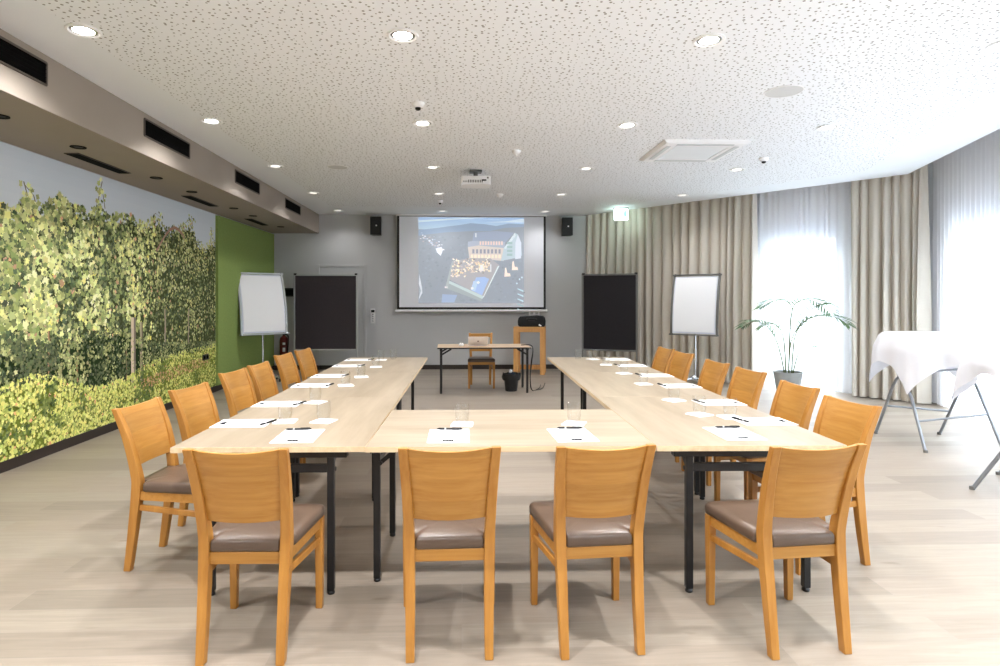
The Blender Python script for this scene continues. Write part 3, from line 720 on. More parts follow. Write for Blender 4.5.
def flipchart(loc,rz,frame,lab,zb,w,h,lean):
    """faces local -Y"""
    t=thing('flipchart',lab,'flipchart',loc,rz,'mobile flipcharts')
    b=MB(); b.tube([(0,.05,.12),(0,.075,zb+h*.55)],.021,14); b.box((0,.045,zb+h*.35),(.10,.05,.08)); b.build('pole',M['chrome'],t)
    b=MB(); b.lathe([(0,.08),(.05,.08),(.05,.13),(.03,.16),(0,.16)],16)
    for k in range(5):
        a=2*PI*k/5+.3; b.tube([(0,0,.11),(.29*math.cos(a),.29*math.sin(a),.075)],[.018,.012],8)
    bs=b.build('star_base',M['chrome'],t)
    for k in range(5):
        a=2*PI*k/5+.3; b=MB(); b.lathe([(.0,-.012),(.026,-.012),(.028,0),(.026,.012),(.0,.012)],14)
        R=Matrix.Rotation(PI/2,4,'X')@Matrix.Identity(4)
        b.v=[tuple(Matrix.Translation((.29*math.cos(a),.29*math.sin(a),.028))@Matrix.Rotation(a*2,4,'Z')@R@Vector(v)) for v in b.v]
        b.build('caster',M['black_plastic'],bs)
    def surf(x,z,o):   # curved panel, leaning back
        q=(z-zb)/h; y=-.02+lean*q+.05*(2*q-1)**2-.05+o
        return (x,y,z)
    def sheet(x0,x1,q0,q1,o0,o1,n=12):
        m=MB(); vs=[]
        for k in range(n+1):
            z=zb+h*(q0+(q1-q0)*k/n)
            for x,o in ((x0,o0),(x1,o0),(x1,o1),(x0,o1)): vs.append(surf(x,z,o))
        fs=[(0,1,2,3),tuple(4*n+i for i in (3,2,1,0))]
        for k in range(n):
            for i in range(4): fs.append((4*k+i,4*k+(i+1)%4,4*k+4+(i+1)%4,4*k+4+i))
        m.add(vs,fs); return m
    sheet(-w/2+.02,w/2-.02,.01,.99,-.004,.014).build('board',M['board'],t)
    for s in (-1,1): sheet(s*(w/2-.014)-.016,s*(w/2-.014)+.016,0,1,-.014,.018).build('side_rail',frame,t)
    m=MB(); p=surf(0,zb+h,0); m.box((0,p[1]+.002,zb+h+.012),(w+.03,.05,.03)); m.build('paper_clamp',frame,t,bevel=.005)
    m=MB(); p=surf(0,zb,0); m.box((0,p[1]-.02,zb-.008),(w+.02,.085,.022)); m.build('pen_tray',frame,t,bevel=.004)
    sheet(-w/2+.05,w/2-.05,.04,.97,-.011,-.006).build('paper_pad',M['paper'],t)
    for s in (-1,1):
        m=MB(); m.tube([surf(s*(w/2-.02),zb+h-.02,.006),surf(s*(w/2-.02),zb+h+.03,.004)],.014,10); m.build('hook',M['black_plastic'],t)
flipchart((-3.42,10.5,0),math.radians(44),M['alu'],'white flipchart with curved silver frame before the green panel',.83,.84,1.03,.20)
flipchart((3.86,9.86,0),math.radians(-40),M['alu_dark'],'white flipchart in grey frame standing before the beige curtain',.84,.78,.98,.16)

# exit sign
t=thing('exit_sign','glowing emergency exit sign hanging from the ceiling before the curtain','exit sign',(2.97,11.12,CEIL),math.radians(-9))
b=MB(); b.box((0,0,-.012),(.27,.07,.026)); b.build('housing',M['alu'],t,bevel=.003)
b=MB(); b.box((0,0,-.125),(.25,.012,.20)); b.build('light_panel',mat('exit_panel',(225,250,240),.4,emit=(.72,1.0,.90),estr=9.0),t)
gm=mat('exit_green',(120,205,165),.5,emit=(.25,.8,.52),estr=1.0)
b=MB()
def ex(pts): b.add([(x,-.0068,z-.115) for x,z in pts],[tuple(range(len(pts)))])
ex([(.045,-.06),(.105,-.06),(.105,.06),(.045,.06)]); ex([(-.10,-.008),(-.06,-.03),(-.06,-.014),(.0,-.014),(.0,-.002),(-.06,-.002),(-.06,.014)])
b.v=[(x,y,z) for x,y,z in b.v]
ex([(.008,.02),(.026,.012),(.016,-.014),(.002,-.010)]); ex([(.010,.036),(.020,.042),(.028,.036),(.024,.026),(.014,.026)]); ex([(.006,-.012),(.016,-.016),(.030,-.036),(.040,-.040),(.038,-.046),(.024,-.044)]); ex([(.002,-.010),(.012,-.014),(.0,-.038),(-.014,-.040),(-.012,-.032)]); ex([(.020,.016),(.040,.006),(.036,.0),(.018,.008)])
b.build('pictogram',gm,t,smooth=False,fix=False)
b=MB(); b.tube([(-.1,0,-.02),(-.1,0,0)],.006,8); b.tube([(.1,0,-.02),(.1,0,0)],.006,8); b.build('hanger',M['alu'],t)

# ------------------------------------------------------------------ curtains
def drape(name,label,cat,path,z0,z1,period,amp,material,group,seed,flare=1.25,nz_=14,per=14,crease=False):
    """path: function s->(point,normal,length)"""
    r=random.Random(seed); pts=path; # polyline of (x,y)
    Ls=[0]
    for a,c in zip(pts,pts[1:]): Ls.append(Ls[-1]+(Vector(c)-Vector(a)).length)
    tot=Ls[-1]
    def at(s):
        s=min(max(s,0),tot)
        for i in range(len(pts)-1):
            if s<=Ls[i+1] or i==len(pts)-2:
                t=(s-Ls[i])/(Ls[i+1]-Ls[i]); a=Vector(pts[i]);c=Vector(pts[i+1]); d=(c-a).normalized()
                return a+(c-a)*t, Vector((-d.y,d.x))
    folds=[]; s=0
    while s<tot:
        w=period*r.uniform(.65,1.4); folds.append((s,min(s+w,tot),r.uniform(.6,1.2),r.uniform(-.3,.3),r.uniform(-1,1))); s+=w
    cols=[]
    for (a,c,g,sk,dr) in folds:
        n=max(6,int(per*(c-a)/period))
        for k in range(n): cols.append((a+(c-a)*k/n,(k/n),g,sk,dr,c-a))
    cols.append((tot,0,folds[-1][2],0,0,period))
    b=MB(); nc=len(cols)
    for iz in range(nz_+1):
        q=iz/nz_; z=z1+(z0-z1)*q; fl=.55+(flare-.55)*min(1,q*1.6)
        for (s,ph,g,sk,dr,w) in cols:
            p,n=at(s+ .22*w*dr*q*math.sin(PI*ph))
            p2=ph+sk*.3*math.sin(2*PI*ph)*q
            o=-math.cos(2*PI*p2); o=math.copysign(abs(o)**.8,o)
            if crease: o=1-2*abs(math.sin(PI*p2))**.62
            o=o*amp*g*fl+ .03*amp*math.sin(3*PI*ph+q*3)
            v=p+n*o; b.v.append((v.x,v.y,z))
    for iz in range(nz_):
        for k in range(nc-1):
            b.f.append([iz*nc+k,iz*nc+k+1,(iz+1)*nc+k+1,(iz+1)*nc+k]); b.m.append(0)
    o=b.build(name,material,fix=False); o.data.set_sharp_from_angle(angle=PI)
    tag(o,label,cat,group); return o
CO=.20
cc,tA,sB=isect(CO,CO)
drape('curtain','long beige curtain in deep folds between back wall and palm','curtain',[tuple(A(.05,.03)),tuple(A(.35,.15)),tuple(A(.7,CO)),tuple(A(3.42,CO))],.015,CEIL+.2,.155,.074,M['curtain'],'beige curtains on the window side',3,1.25,14,18,True)
pts=[tuple(A(4.80,CO)),tuple(A(tA-.25,CO))]
for k in range(1,6):
    t=k/6; q=A(tA-.25,CO)*(1-t)**2+cc*2*t*(1-t)+B(sB+.10,CO)*t*t; pts.append(tuple(q))
pts.append(tuple(B(sB+.10,CO)))
drape('curtain','beige curtain in the window corner between two white sheers','curtain',pts,.015,CEIL+.2,.150,.072,M['curtain'],'beige curtains on the window side',8,1.25,14,18,True)
SO=.35
drape('sheer_curtain','white sheer curtain across the single window behind the palm','curtain',[tuple(A(3.2,SO)),tuple(A(4.95,SO))],.02,CEIL+.2,.10,.022,M['sheer'],'white sheer curtains',5,1.0)
_,_,s2=isect(SO,SO)
drape('sheer_curtain','white sheer curtain along the right window wall beside the covered tables','curtain',[tuple(B(s2+.1,SO)),tuple(B(LB,SO))],.02,CEIL+.2,.115,.022,M['sheer'],'white sheer curtains',6,1.0,10,9)

# ------------------------------------------------------------------ conference tables
TA=-.0201; TO=Vector((-1.395,2.915)); ex_=Vector((math.cos(TA),math.sin(TA))); ey_=Vector((-math.sin(TA),math.cos(TA)))
def TF(u,v): return TO+ex_*u+ey_*v
TW=.93; TL=1.45; CL=1.405; CW=.955; TZ=.73
def conf_table(loc,rz,L,W,lab,legspread=.58,inset=.052):
    t=thing('conference_table',lab,'table',loc,rz,'pale oak folding conference tables in a U')
    b=MB(); b.box((0,0,TZ-.0135),(L-.002,W-.002,.027)); b.m=[1,0,1,1,1,1]; b.build('tabletop',[M['light_oak'],M['light_oak_edge']],t,smooth=False,bevel=.0015)
    for s in (-1,1):
        x=s*(L/2-inset)
        b=MB(); b.box((x,0,TZ-.044),(.05,.74,.032)); pl=b.build('mounting_rail',M['black'],t,bevel=.003)
        b=MB(); b.box((x,0,.615),(.028,legspread-.03,.040)); b.build('crossbar',M['black'],t,bevel=.003)
        for y in (-legspread/2,legspread/2):
            b=MB(); b.box((x,y,.02+(TZ-.048-.02)/2),(.034,.034,TZ-.048-.02)); b.lathe([(.0,.0),(.017,.0),(.019,.01),(.010,.022),(0,.022)],12,(x,y,0)); b.build('leg',M['black'],t,bevel=.003)
            b=MB(); b.beam((x-s*.012,y,.60),(x-s*.13,y,TZ-.032),.012,.022); b.tube([(x-s*.018,y-.02,.605),(x-s*.018,y+.02,.605)],.011,8); b.build('brace',M['black'],t)
    return t
rz=TA+PI/2
nm=['nearest the camera','middle','farthest from the camera']
AL=-.0115
for k in range(3):
    v=TL*(k+.5); p=TO+Vector((math.cos(AL),math.sin(AL)))*TW/2+Vector((-math.sin(AL),math.cos(AL)))*v
    conf_table((p.x,p.y,0),AL+PI/2,TL,TW,'pale oak table in the arm beside the mural, '+nm[k])
    p=TF(TW+CL+TW/2,TL*(k+.5)); conf_table((p.x,p.y,0),rz,TL,TW,'pale oak table in the arm beside the windows, '+nm[k])
p=TF(TW+CL/2,CW/2); conf_table((p.x,p.y,0),TA,CL,CW,'pale oak cross table closing the U between the two front chairs and screen',.58,.028)

# ------------------------------------------------------------------ conference chairs (face local +Y)
def make_chair(open_back=False):
    t=thing('conference_chair','','chair',(0,0,0),0,None if open_back else 'oak chairs with brown seats around the tables')
    prof=[(.157,-.220,0,.034,.036),(.1585,-.190,.22,.039,.044),(.162,-.166,.43,.042,.050),(.165,-.170,.52,.041,.048),(.174,-.212,.70,.038,.040),(.183,-.273,.862,.036,.028)]
    for s in (-1,1):
        pts=[(s*x,y,z,a,c) for x,y,z,a,c in cat_rom(prof,5)]
        b=MB(); b.bar(pts); b.box((s*.157,-.220,-.0015+.004),(.03,.03,.006),mi=1); b.build('leg',[M['oak'],M['glide']],t,bevel=.004)
        b=MB(); b.bar([(s*.198,.213,0,.030,.030),(s*.198,.213,.28,.036,.036),(s*.197,.212,.424,.040,.040)]); b.box((s*.198,.213,.0025),(.028,.028,.006),mi=1); b.build('leg',[M['oak'],M['glide']],t,bevel=.004)
        b=MB(); b.beam((s*.162,-.15,.401),(s*.197,.20,.401),.022,.048); b.build('apron',M['oak_h'],t,bevel=.003)
        b=MB(); b.beam((s*.160,-.165,.338),(s*.197,.205,.318),.018,.030); b.build('stretcher',M['oak'],t,bevel=.003)
    b=MB(); b.box((0,-.168,.400),(.30,.024,.050)); b.build('apron',M['oak_h'],t,bevel=.003)
    b=MB(); b.box((0,.213,.402),(.37,.022,.044)); b.build('apron',M['oak_h'],t,bevel=.003)
    # seat cushion
    half=[(.139,-.186),(.139,-.134),(.184,-.126),(.224,.235),(.20,.252)]
    base=round_poly([(-.139,-.186),(.139,-.186),(.139,-.134),(.186,-.126),(.224,.250),(-.224,.250),(-.186,-.126),(-.139,-.134)],[.012,.012,.004,.012,.045,.045,.012,.004],5)
    def sh(k): return [(x*(1-k/.22),(y-.03)*(1-k/.22)+.03) for x,y in base]
    rings=[(.008,.425),(0,.432),(0,.460),(.004,.470),(.012,.476),(.04,.479),(.10,.4815)]
    b=MB(); n=len(base); vs=[]
    for k,z in rings: vs+=[(x,y,z) for x,y in sh(k)]
    vs.append((0,.03,.482)); fs=[tuple(range(n))[::-1]]
    for i in range(len(rings)-1):
        for j in range(n): fs.append((i*n+j,i*n+(j+1)%n,(i+1)*n+(j+1)%n,(i+1)*n+j))
    k=(len(rings)-1)*n
    for j in range(n): fs.append((k+j,k+(j+1)%n,len(vs)-1))
    b.add(vs,fs); o=b.build('seat',M['seat'],t); o.data.set_sharp_from_angle(angle=math.radians(70))
    if open_back:
        for nm_,z_,h_ in (('top_rail',.822,.062),('lower_rail',.580,.040)):
            b=MB(); yy=interp([(z,y) for _,y,z,_,_ in cat_rom(prof,8)],z_); b.box((0,yy-.004,z_),(.33,.018,h_)); b.build(nm_,M['oak_h'],t,bevel=.004)
        return t
    # curved back panel
    b=MB(); nx,nzz=14,6; th=.016
    def py(z): return cat_y(z)
    tab=[(z,y) for _,y,z,_,_ in cat_rom(prof,8)]
    def cat_y(z): return interp(tab,z)
    vs=[]
    for side in (0,1):
        for i in range(nzz+1):
            for j in range(nx+1):
                u=-1+2*j/nx; q=i/nzz; zb=.553-.004*(1-u*u); zt=.860-.012*(1-u*u); z=zb+(zt-zb)*q
                hw=interp([(.52,.1485),(.70,.158),(.862,.168)],z)
                y=cat_y(z)-.024*(1-u*u)+(-.010 if side==0 else th-.010)+.004
                vs.append((u*hw,y,z))
    Nn=(nx+1)*(nzz+1); fs=[]
    for i in range(nzz):
        for j in range(nx):
            a=i*(nx+1)+j; fs.append((a,a+1,a+nx+2,a+nx+1)); fs.append((Nn+a,Nn+a+nx+1,Nn+a+nx+2,Nn+a+1))
    rim=[j for j in range(nx+1)]+[(i)*(nx+1)+nx for i in range(1,nzz+1)]+[nzz*(nx+1)+j for j in range(nx-1,-1,-1)]+[i*(nx+1) for i in range(nzz-1,0,-1)]
    for a,c in zip(rim,rim[1:]+rim[:1]): fs.append((a,Nn+a,Nn+c,c))
    b.add(vs,fs); b.build('backrest',M['oak_h'],t,bevel=.002)
    return t
ch0=make_chair(); used=[False]
def chair(x,y,face_deg,lab):
    """face_deg: compass of the facing direction, 0 = +Y, clockwise positive"""
    rz=-math.radians(face_deg)
    if not used[0]:
        used[0]=True; ch0.location=(x,y,0); ch0.rotation_euler=(0,0,rz); ch0['label']=lab; return ch0
    return dup(ch0,(x,y,0),rz,lab)
def chair_from_back(x,y,deg,lab):
    """x,y = middle of the top of the backrest"""
    a=math.radians(deg); chair(x+.29*math.sin(a),y+.29*math.cos(a),deg,lab)
chair(-.868,2.622,1.2,'oak chair seen from behind, leftmost of the front four')
chair(-.055,2.622,-1.5,'oak chair seen from behind, second from left of the front four')
chair(.552,2.627,-4.0,'oak chair seen from behind, third from left of the front four')
chair(1.388,2.600,-5.0,'oak chair seen from behind, rightmost of the front four')
lab6=['first from the camera','second from the camera','third from the camera','fourth from the camera','fifth from the camera','last before the screen']
for (x,y,d),w in zip([(-1.825,3.41,95),(-1.825,4.04,99),(-1.862,4.90,98),(-1.84,5.43,95),(-1.89,6.34,97),(-1.84,6.92,98)],lab6):
    chair_from_back(x,y,d,'oak chair on the mural side of the U, '+w)
for (x,y,d),w in zip([(2.235,3.345,-98),(2.31,4.0,-94),(2.375,4.82,-97),(2.375,5.46,-95),(2.41,6.39,-98),(2.412,6.95,-96)],lab6):
    chair_from_back(x,y,d,'oak chair on the window side of the U, '+w)
pc_=make_chair(True); pc_.location=(.31,9.78,0); pc_.rotation_euler=(0,0,PI); pc_['label']='oak chair with open back behind the presenter table'

# ------------------------------------------------------------------ place settings
def make_pad():
    t=thing('note_pad','','paper pad',(0,0,0),0,'white A4 paper pads on the tables')
    b=MB(); b.box((0,0,.0015),(.21,.297,.003)); b.build('paper',M['paper'],t,smooth=False)
    b=MB()
    for x,w in ((-.026,.0078),(-.0165,.0085),(-.0065,.0090),(.003,.0078),(.012,.0085),(.0215,.0085)): b.box((x,-.108,.0036),(w,.022,.0010))
    for x in (-.021,-.007,.007,.020): b.box((x,-.1245,.0036),(.0115,.006,.0010))
    b.build('printed_mark',M['paper_print'],t,smooth=False); return t
def make_pen():
    t=thing('pen','','pen',(0,0,0),0,'black pens on the paper pads')
    b=MB(); b.tube([(-.07,0,.0055),(-.062,0,.0055),(-.058,0,.0055),(.05,0,.0055)],[.0015,.004,.0053,.0053],10); b.build('barrel',M['black_plastic'],t)
    b=MB(); b.tube([(-.030,0,.0055),(-.020,0,.0055)],.0056,10); b.build('ring',M['alu'],t)
    b=MB(); b.tube([(.05,0,.0055),(.066,0,.0055)],.0042,10); b.box((.035,0,.0118),(.05,.004,.002)); b.box((.058,0,.010),(.004,.004,.005)); b.build('clip',M['black_plastic'],t); return t
def make_glass():
    t=thing('drinking_glass','','glass',(0,0,0),0,'clear water glasses')
    b=MB(); b.lathe([(0,.0),(.030,.0),(.034,.004),(.040,.05),(.0395,.112),(.0385,.113),(.0375,.112),(.038,.05),(.032,.012),(.0,.011)],28); b.build('tumbler',M['glass'],t); return t
def make_napkin():
    t=bpy.data.objects.new('dummy',None)
    b=MB(); b.box((0,0,.001),(.118,.118,.002)); b.box((.004,.003,.003),(.116,.116,.002),Matrix.Rotation(.05,3,'Z')); b.box((.0,.0,.0049),(.114,.114,.0018),Matrix.Rotation(-.04,3,'Z'))
    o=b.build('paper_napkin',M['paper'],smooth=False); return tag(o,'','napkin','folded white paper napkins')
proto={'pad':make_pad(),'pen':make_pen(),'glass':make_glass(),'napkin':make_napkin()}; seen=set()
def put(kind,x,y,z,rz,lab):
    o=proto[kind]
    if kind not in seen:
        seen.add(kind); o.location=(x,y,z); o.rotation_euler=(0,0,rz); o['label']=lab; return
    dup(o,(x,y,z),rz,lab)
jr=random.Random(4)
def setting(px,py,rz,where,pen,pa,gl,nr=None):
    put('pad',px,py,TZ+.0003,rz,'white paper pad with dark print, '+where)
    put('pen',pen[0],pen[1],TZ+.0035,pa,'black pen lying on the pad '+where)
    if gl:
        put('napkin',gl[0],gl[1],TZ+.0002,jr.uniform(-.5,.5) if nr is None else nr,'white paper napkin under the glass '+where)
        put('glass',gl[0],gl[1],TZ+.0061,jr.uniform(0,6),'clear water glass '+where)
FL=['leftmost of the front four places','second from left of the front four places','third from left of the front four places','rightmost of the front four places']
setting(-.845,3.135,.02,FL[0],(-.88,3.268),.05,(-.80,3.50))
setting(-.068,3.11,.0,FL[1],(-.065,3.245),-.08,(.0,3.385))
setting(.572,3.108,.05,FL[2],(.587,3.245),-.06,(.635,3.385))
setting(1.43,3.115,.02,FL[3],(1.455,3.238),-.04,(1.45,3.62))
for i,(y,gx,gy) in enumerate([(3.47,-1.02,3.50),(4.09,-1.0,4.13),(4.95,-.95,4.93),(5.55,-.91,5.45),(6.36,-.89,6.24),(6.97,-.93,6.93)]):
    dx=.018*(y-3.4)
    setting(-1.245+dx*.8,y-.01,-PI/2+jr.uniform(-.03,.03),'on the mural side, '+lab6[i],(-1.10+dx*.8,y-.02),PI/2-.35+jr.uniform(-.1,.1),(gx,gy))
put('glass',-.80,7.03,TZ+.0003,0,'clear water glass without napkin at the far end beside the mural')
for i,(y,gx,gy) in enumerate([(3.41,1.60,3.53),(4.03,1.475,4.13),(4.81,1.50,4.92),(5.47,1.53,5.62),(6.28,1.535,6.36),(6.92,1.52,6.93)]):
    dx=.016*(y-3.4)
    setting(1.74+dx,y,PI/2+jr.uniform(-.03,.03),'on the window side, '+lab6[i],(1.615+dx*.5,y+.02),PI/2+.25+jr.uniform(-.1,.1),(gx,gy))
put('glass',1.36,7.0,TZ+.0003,0,'clear water glass without napkin at the far end beside the windows')

# ------------------------------------------------------------------ presenter corner
PZ=.70
t=thing('presenter_table','narrow folding table with black legs before the screen','table',(.33,9.37,0),math.radians(1.5))
b=MB(); b.box((0,0,PZ-.011),(1.42,.70,.022)); b.m=[1,0,1,1,1,1]; b.build('tabletop',[M['bench_top'],M['black']],t,smooth=False,bevel=.002)
for s in (-1,1):
    b=MB(); b.box((s*.655,0,PZ-.035),(.04,.62,.026)); b.build('mounting_rail',M['black'],t)
    for y in (-.28,.28):
        b=MB(); b.box((s*.655,y,.012+(PZ-.04)/2),(.034,.034,PZ-.05)); b.lathe([(0,0),(.018,0),(.018,.01),(.01,.02),(0,.02)],10,(s*.655,y,0)); b.build('leg',M['black'],t,bevel=.003)
        b=MB(); b.beam((s*.65,y,.585),(s*.50,y,PZ-.026),.014,.026); b.build('brace',M['black'],t)
t=thing('laptop','white laptop open on the presenter table','laptop',(.245,9.44,PZ+.0005),math.radians(1))
b=MB(); b.prism(round_poly([(-.155,-.105),(.155,-.105),(.155,.105),(-.155,.105)],.012),0,.014); b.build('base',M['white_plastic'],t,bevel=.003)
b=MB(); b.box((0,.02,.0148),(.26,.10,.002)); b.build('keyboard',M['lettering'],t)
R=Matrix.Rotation(math.radians(52),4,'X')
b=MB(); b.prism(round_poly([(-.155,0),(.155,0),(.155,.205),(-.155,.205)],.012),0,.008)
Lm=Matrix.Translation((0,-.105,.016))@Matrix.Rotation(math.radians(138),4,'X')
b.v=[tuple(Lm@Vector(v)) for v in b.v]; lid=b.build('lid',M['white_plastic'],t,bevel=.002)
b=MB(); b.prism([(-.14,.012),(.14,.012),(.14,.195),(-.14,.195)],-.0012,-.0004); b.v=[tuple(Lm@Vector(v)) for v in b.v]; b.build('display',M['red_led'],lid,smooth=False)
b=MB(); b.prism([(.016*math.cos(a*PI/6),.1+.016*math.sin(a*PI/6)) for a in range(12)],.0082,.009); b.v=[tuple(Lm@Vector(v)) for v in b.v]; b.build('lid_mark',M['lettering'],lid,smooth=False)
t=thing('computer_mouse','small white mouse left of the laptop','computer mouse',(-.01,9.32,PZ+.0005))
b=MB(); b.lathe([(0,0),(.048,0),(.056,.012),(.050,.032),(.03,.046),(0,.050)],20); b.v=[(x*.75,y,z) for x,y,z in b.v]; b.build('shell',M['white_plastic'],t)
b=MB(); b.box((0,-.03,.044),(.008,.018,.008)); b.build('scroll_wheel',M['lettering'],t)
# cables at the right leg
b=MB()
for k in range(2):
    o=.012*k
    b.tube(cat_rom([(.92,9.30+o,PZ+.014),(1.06,9.30+o,PZ+.014),(1.10,9.28,PZ-.06),(1.06+o,9.20,.45),(1.05,9.22+o,.2),(1.09,9.3,.012),(1.22+.05*k,9.5,.007),(1.3+.1*k,9.9+.2*k,.007)],6),.007,6)
tag(b.build('cable',M['black_plastic']),'black cables hanging from the right end of the presenter table','cable')
# wastebasket
t=thing('waste_bin','black waste bin on the floor under the presenter table','waste bin',(.765,9.32,0))
b=MB(); b.lathe([(0,0),(.088,0),(.092,.01),(.122,.265),(.126,.27),(.118,.27),(.088,.012),(0,.010)],24); b.build('bin_body',M['black_plastic'],t)
b=MB(); r5=random.Random(2)
n=30
for k,(r,z) in enumerate([(.112,.20),(.124,.273),(.140,.268),(.146,.225),(.138,.18)]):
    for j in range(n):
        a=2*PI*j/n; w=1+.06*math.sin(5*a+k)+.04*r5.uniform(-1,1); b.v.append((r*max(w,.97 if k>1 else .9)*math.cos(a),r*max(w,.97 if k>1 else .9)*math.sin(a),z+.012*math.sin(7*a+k)))
for k in range(4):
    for j in range(n): b.f.append([k*n+j,k*n+(j+1)%n,(k+1)*n+(j+1)%n,(k+1)*n+j]); b.m.append(0)
b.build('bin_liner',M['black_plastic'],t,fix=False)
b=MB(); b.lathe([(0,.20),(.05,.21),(.075,.25),(.05,.285),(0,.295)],14,(.02,.02,0)); b.v=[(x+.012*math.sin(40*z+9*y),y+.012*math.sin(33*x),z) for x,y,z in b.v]; b.build('rubbish_bag',M['blue_bag'],t)
b=MB(); b.lathe([(0,.28),(.022,.285),(.028,.31),(.015,.335),(0,.34)],8,(-.01,0,0)); b.build('crumpled_paper',M['paper'],t)
# lectern
t=thing('lectern','open golden oak lectern frame standing against the back wall','lectern',(1.30,11.47,0),math.radians(-11))
HW,HD,HZ=.295,.21,.90
for sx in (-1,1):
    for sy in (-1,1):
        b=MB(); b.box((sx*(HW-.045),sy*(HD-.03),(HZ-.04)/2),(.09,.06,HZ-.04)); b.build('leg',M['lectern'],t,bevel=.003)
b=MB(); b.box((0,0,HZ-.02),(2*HW+.004,2*HD+.004,.04)); b.build('top',M['lectern'],t,bevel=.003)
b=MB(); b.box((0,-HD+.03,HZ-.07),(2*HW-.18,.04,.06)); b.box((0,HD-.03,HZ-.07),(2*HW-.18,.04,.06)); b.build('apron',M['lectern'],t,bevel=.003)
b=MB(); b.box((0,HD-.03,.10),(2*HW-.18,.05,.09)); b.build('foot_rail',M['lectern'],t,bevel=.003)
for sx in (-1,1):
    b=MB(); b.box((sx*(HW-.045),0,.10),(.05,2*HD-.12,.08)); b.build('side_rail',M['lectern'],t,bevel=.003)
t=thing('laptop_bag','black bag lying on top of the oak lectern','bag',(1.33,11.42,HZ+.0005),math.radians(-8))
b=MB(); base=round_poly([(-.26,-.15),(.26,-.15),(.26,.15),(-.26,.15)],.08,6)
vs=[];n=len(base)
for k,z in ((.90,0),(1,.025),(1.02,.10),(.97,.165),(.86,.195),(.5,.205)): vs+=[(x*k,y*k,z+.012*math.sin(11*x)*(z>.1)) for x,y in base]
fs=[tuple(range(n))[::-1],tuple(range(5*n,6*n))]+[(i*n+j,i*n+(j+1)%n,(i+1)*n+(j+1)%n,(i+1)*n+j) for i in range(5) for j in range(n)]
b.add(vs,fs); b.build('body',M['black_fabric'],t)
b=MB(); b.tube(cat_rom([(-.10,-.165,.14),(-.06,-.175,.165),(.06,-.175,.165),(.10,-.165,.14)],5),.010,8); b.build('handle',M['black_plastic'],t)
b=MB(); b.box((0,-.158,.12),(.13,.006,.022)); b.build('name_strip',M['felt'],t)
b=MB(); b.box((.16,-.158,.03),(.055,.004,.026),Matrix.Rotation(.5,3,'Y')); b.build('tag',M['paper'],t)

# ------------------------------------------------------------------ palm
t=thing('potted_palm','green kentia palm in a grey pot before the window','potted plant',(4.92,8.90,0),math.atan2(-.763,.646))
b=MB(); b.lathe([(0,0),(.14,0),(.150,.01),(.205,.325),(.208,.335),(.196,.335),(.186,.29),(0,.28)],32); b.build('pot',M['pot'],t)
b=MB(); b.lathe([(0,.300),(.10,.298),(.188,.295)],24); b.build('soil',M['soil'],t)
def frond(base,ctrl,nl,ll,seed,start=.45):
    r=random.Random(seed); path=cat_rom([base]+ctrl,8); n=len(path)
    b=MB(); b.tube(path,[.012*(1-.72*i/(n-1)) for i in range(n)],6,0)
    P=[Vector(p) for p in path]
    for k in range(nl):
        q=start+(1-start)*k/(nl-1); i=min(int(q*(n-1)),n-2); f=q*(n-1)-i; p=P[i].lerp(P[i+1],f); d=(P[i+1]-P[i]).normalized()
        side=d.cross(Vector((0,0,1)))
        if side.length<.1: side=Vector((1,0,0))
        side.normalize(); up=side.cross(d)
        for s in (-1,1):
            L=1.25*ll*(math.sin(PI*min(1,(.18+.75*(k/(nl-1)))))**.7)*r.uniform(.85,1.1); w=.013
            dirv=(d*.55+side*s*.80+up*.22).normalized(); drop=Vector((0,0,-1))
            a=[]
            for j in range(6):
                tt=j/5; c=p+dirv*L*tt+drop*L*(.34*tt*tt)*r.uniform(.9,1.1); ww=w*math.sin(PI*(.12+.86*tt))
                wd=dirv.cross(drop); wd=wd.normalized() if wd.length>.05 else side
                fold=Vector((0,0,.006*math.sin(PI*tt)))
                a.append((c+wd*ww-fold*.5,c+fold,c-wd*ww-fold*.5))
            k0=len(b.v)
            for tri in a: b.v+=[tuple(v) for v in tri]
            for j in range(5):
                for e in (0,1): b.f.append([k0+3*j+e,k0+3*j+e+1,k0+3*j+e+4,k0+3*j+e+3]); b.m.append(1)
    o=b.build('frond',[M['stem'],M['leaf']],t,fix=False)
frond((-.04,-.02,.29),[(-.09,-.02,.55),(-.16,-.03,.80),(-.28,-.05,1.0),(-.46,-.06,1.08),(-.66,-.05,.99)],13,.30,1)
frond((.0,.03,.29),[(.01,.03,.7),(.03,.02,1.10),(.05,.02,1.30),(-.05,.04,1.41),(-.24,.05,1.40),(-.42,.05,1.30)],12,.26,2,.55)
frond((.02,-.02,.29),[(.03,-.02,.7),(.05,-.02,1.1),(.10,-.02,1.34),(.25,-.05,1.42),(.45,-.10,1.38),(.62,-.16,1.24)],14,.30,3,.5)
frond((.05,.01,.29),[(.07,.0,.6),(.11,-.01,.88),(.22,-.02,1.08),(.42,-.02,1.18),(.66,-.03,1.17),(.80,-.03,1.08)],15,.30,4,.42)
frond((.03,-.05,.29),[(.05,-.07,.6),(.10,-.10,.85),(.22,-.14,1.05),(.40,-.2,1.28),(.55,-.26,1.36)],12,.26,5,.5)
frond((-.01,-.05,.29),[(-.01,-.08,.6),(-.02,-.12,.85),(-.06,-.18,1.0),(-.16,-.25,1.06),(-.28,-.32,1.0)],10,.22,6,.55)
frond((.06,.03,.29),[(.10,.03,.48),(.16,.02,.64),(.28,.0,.72),(.40,-.02,.74)],5,.14,7,.75)

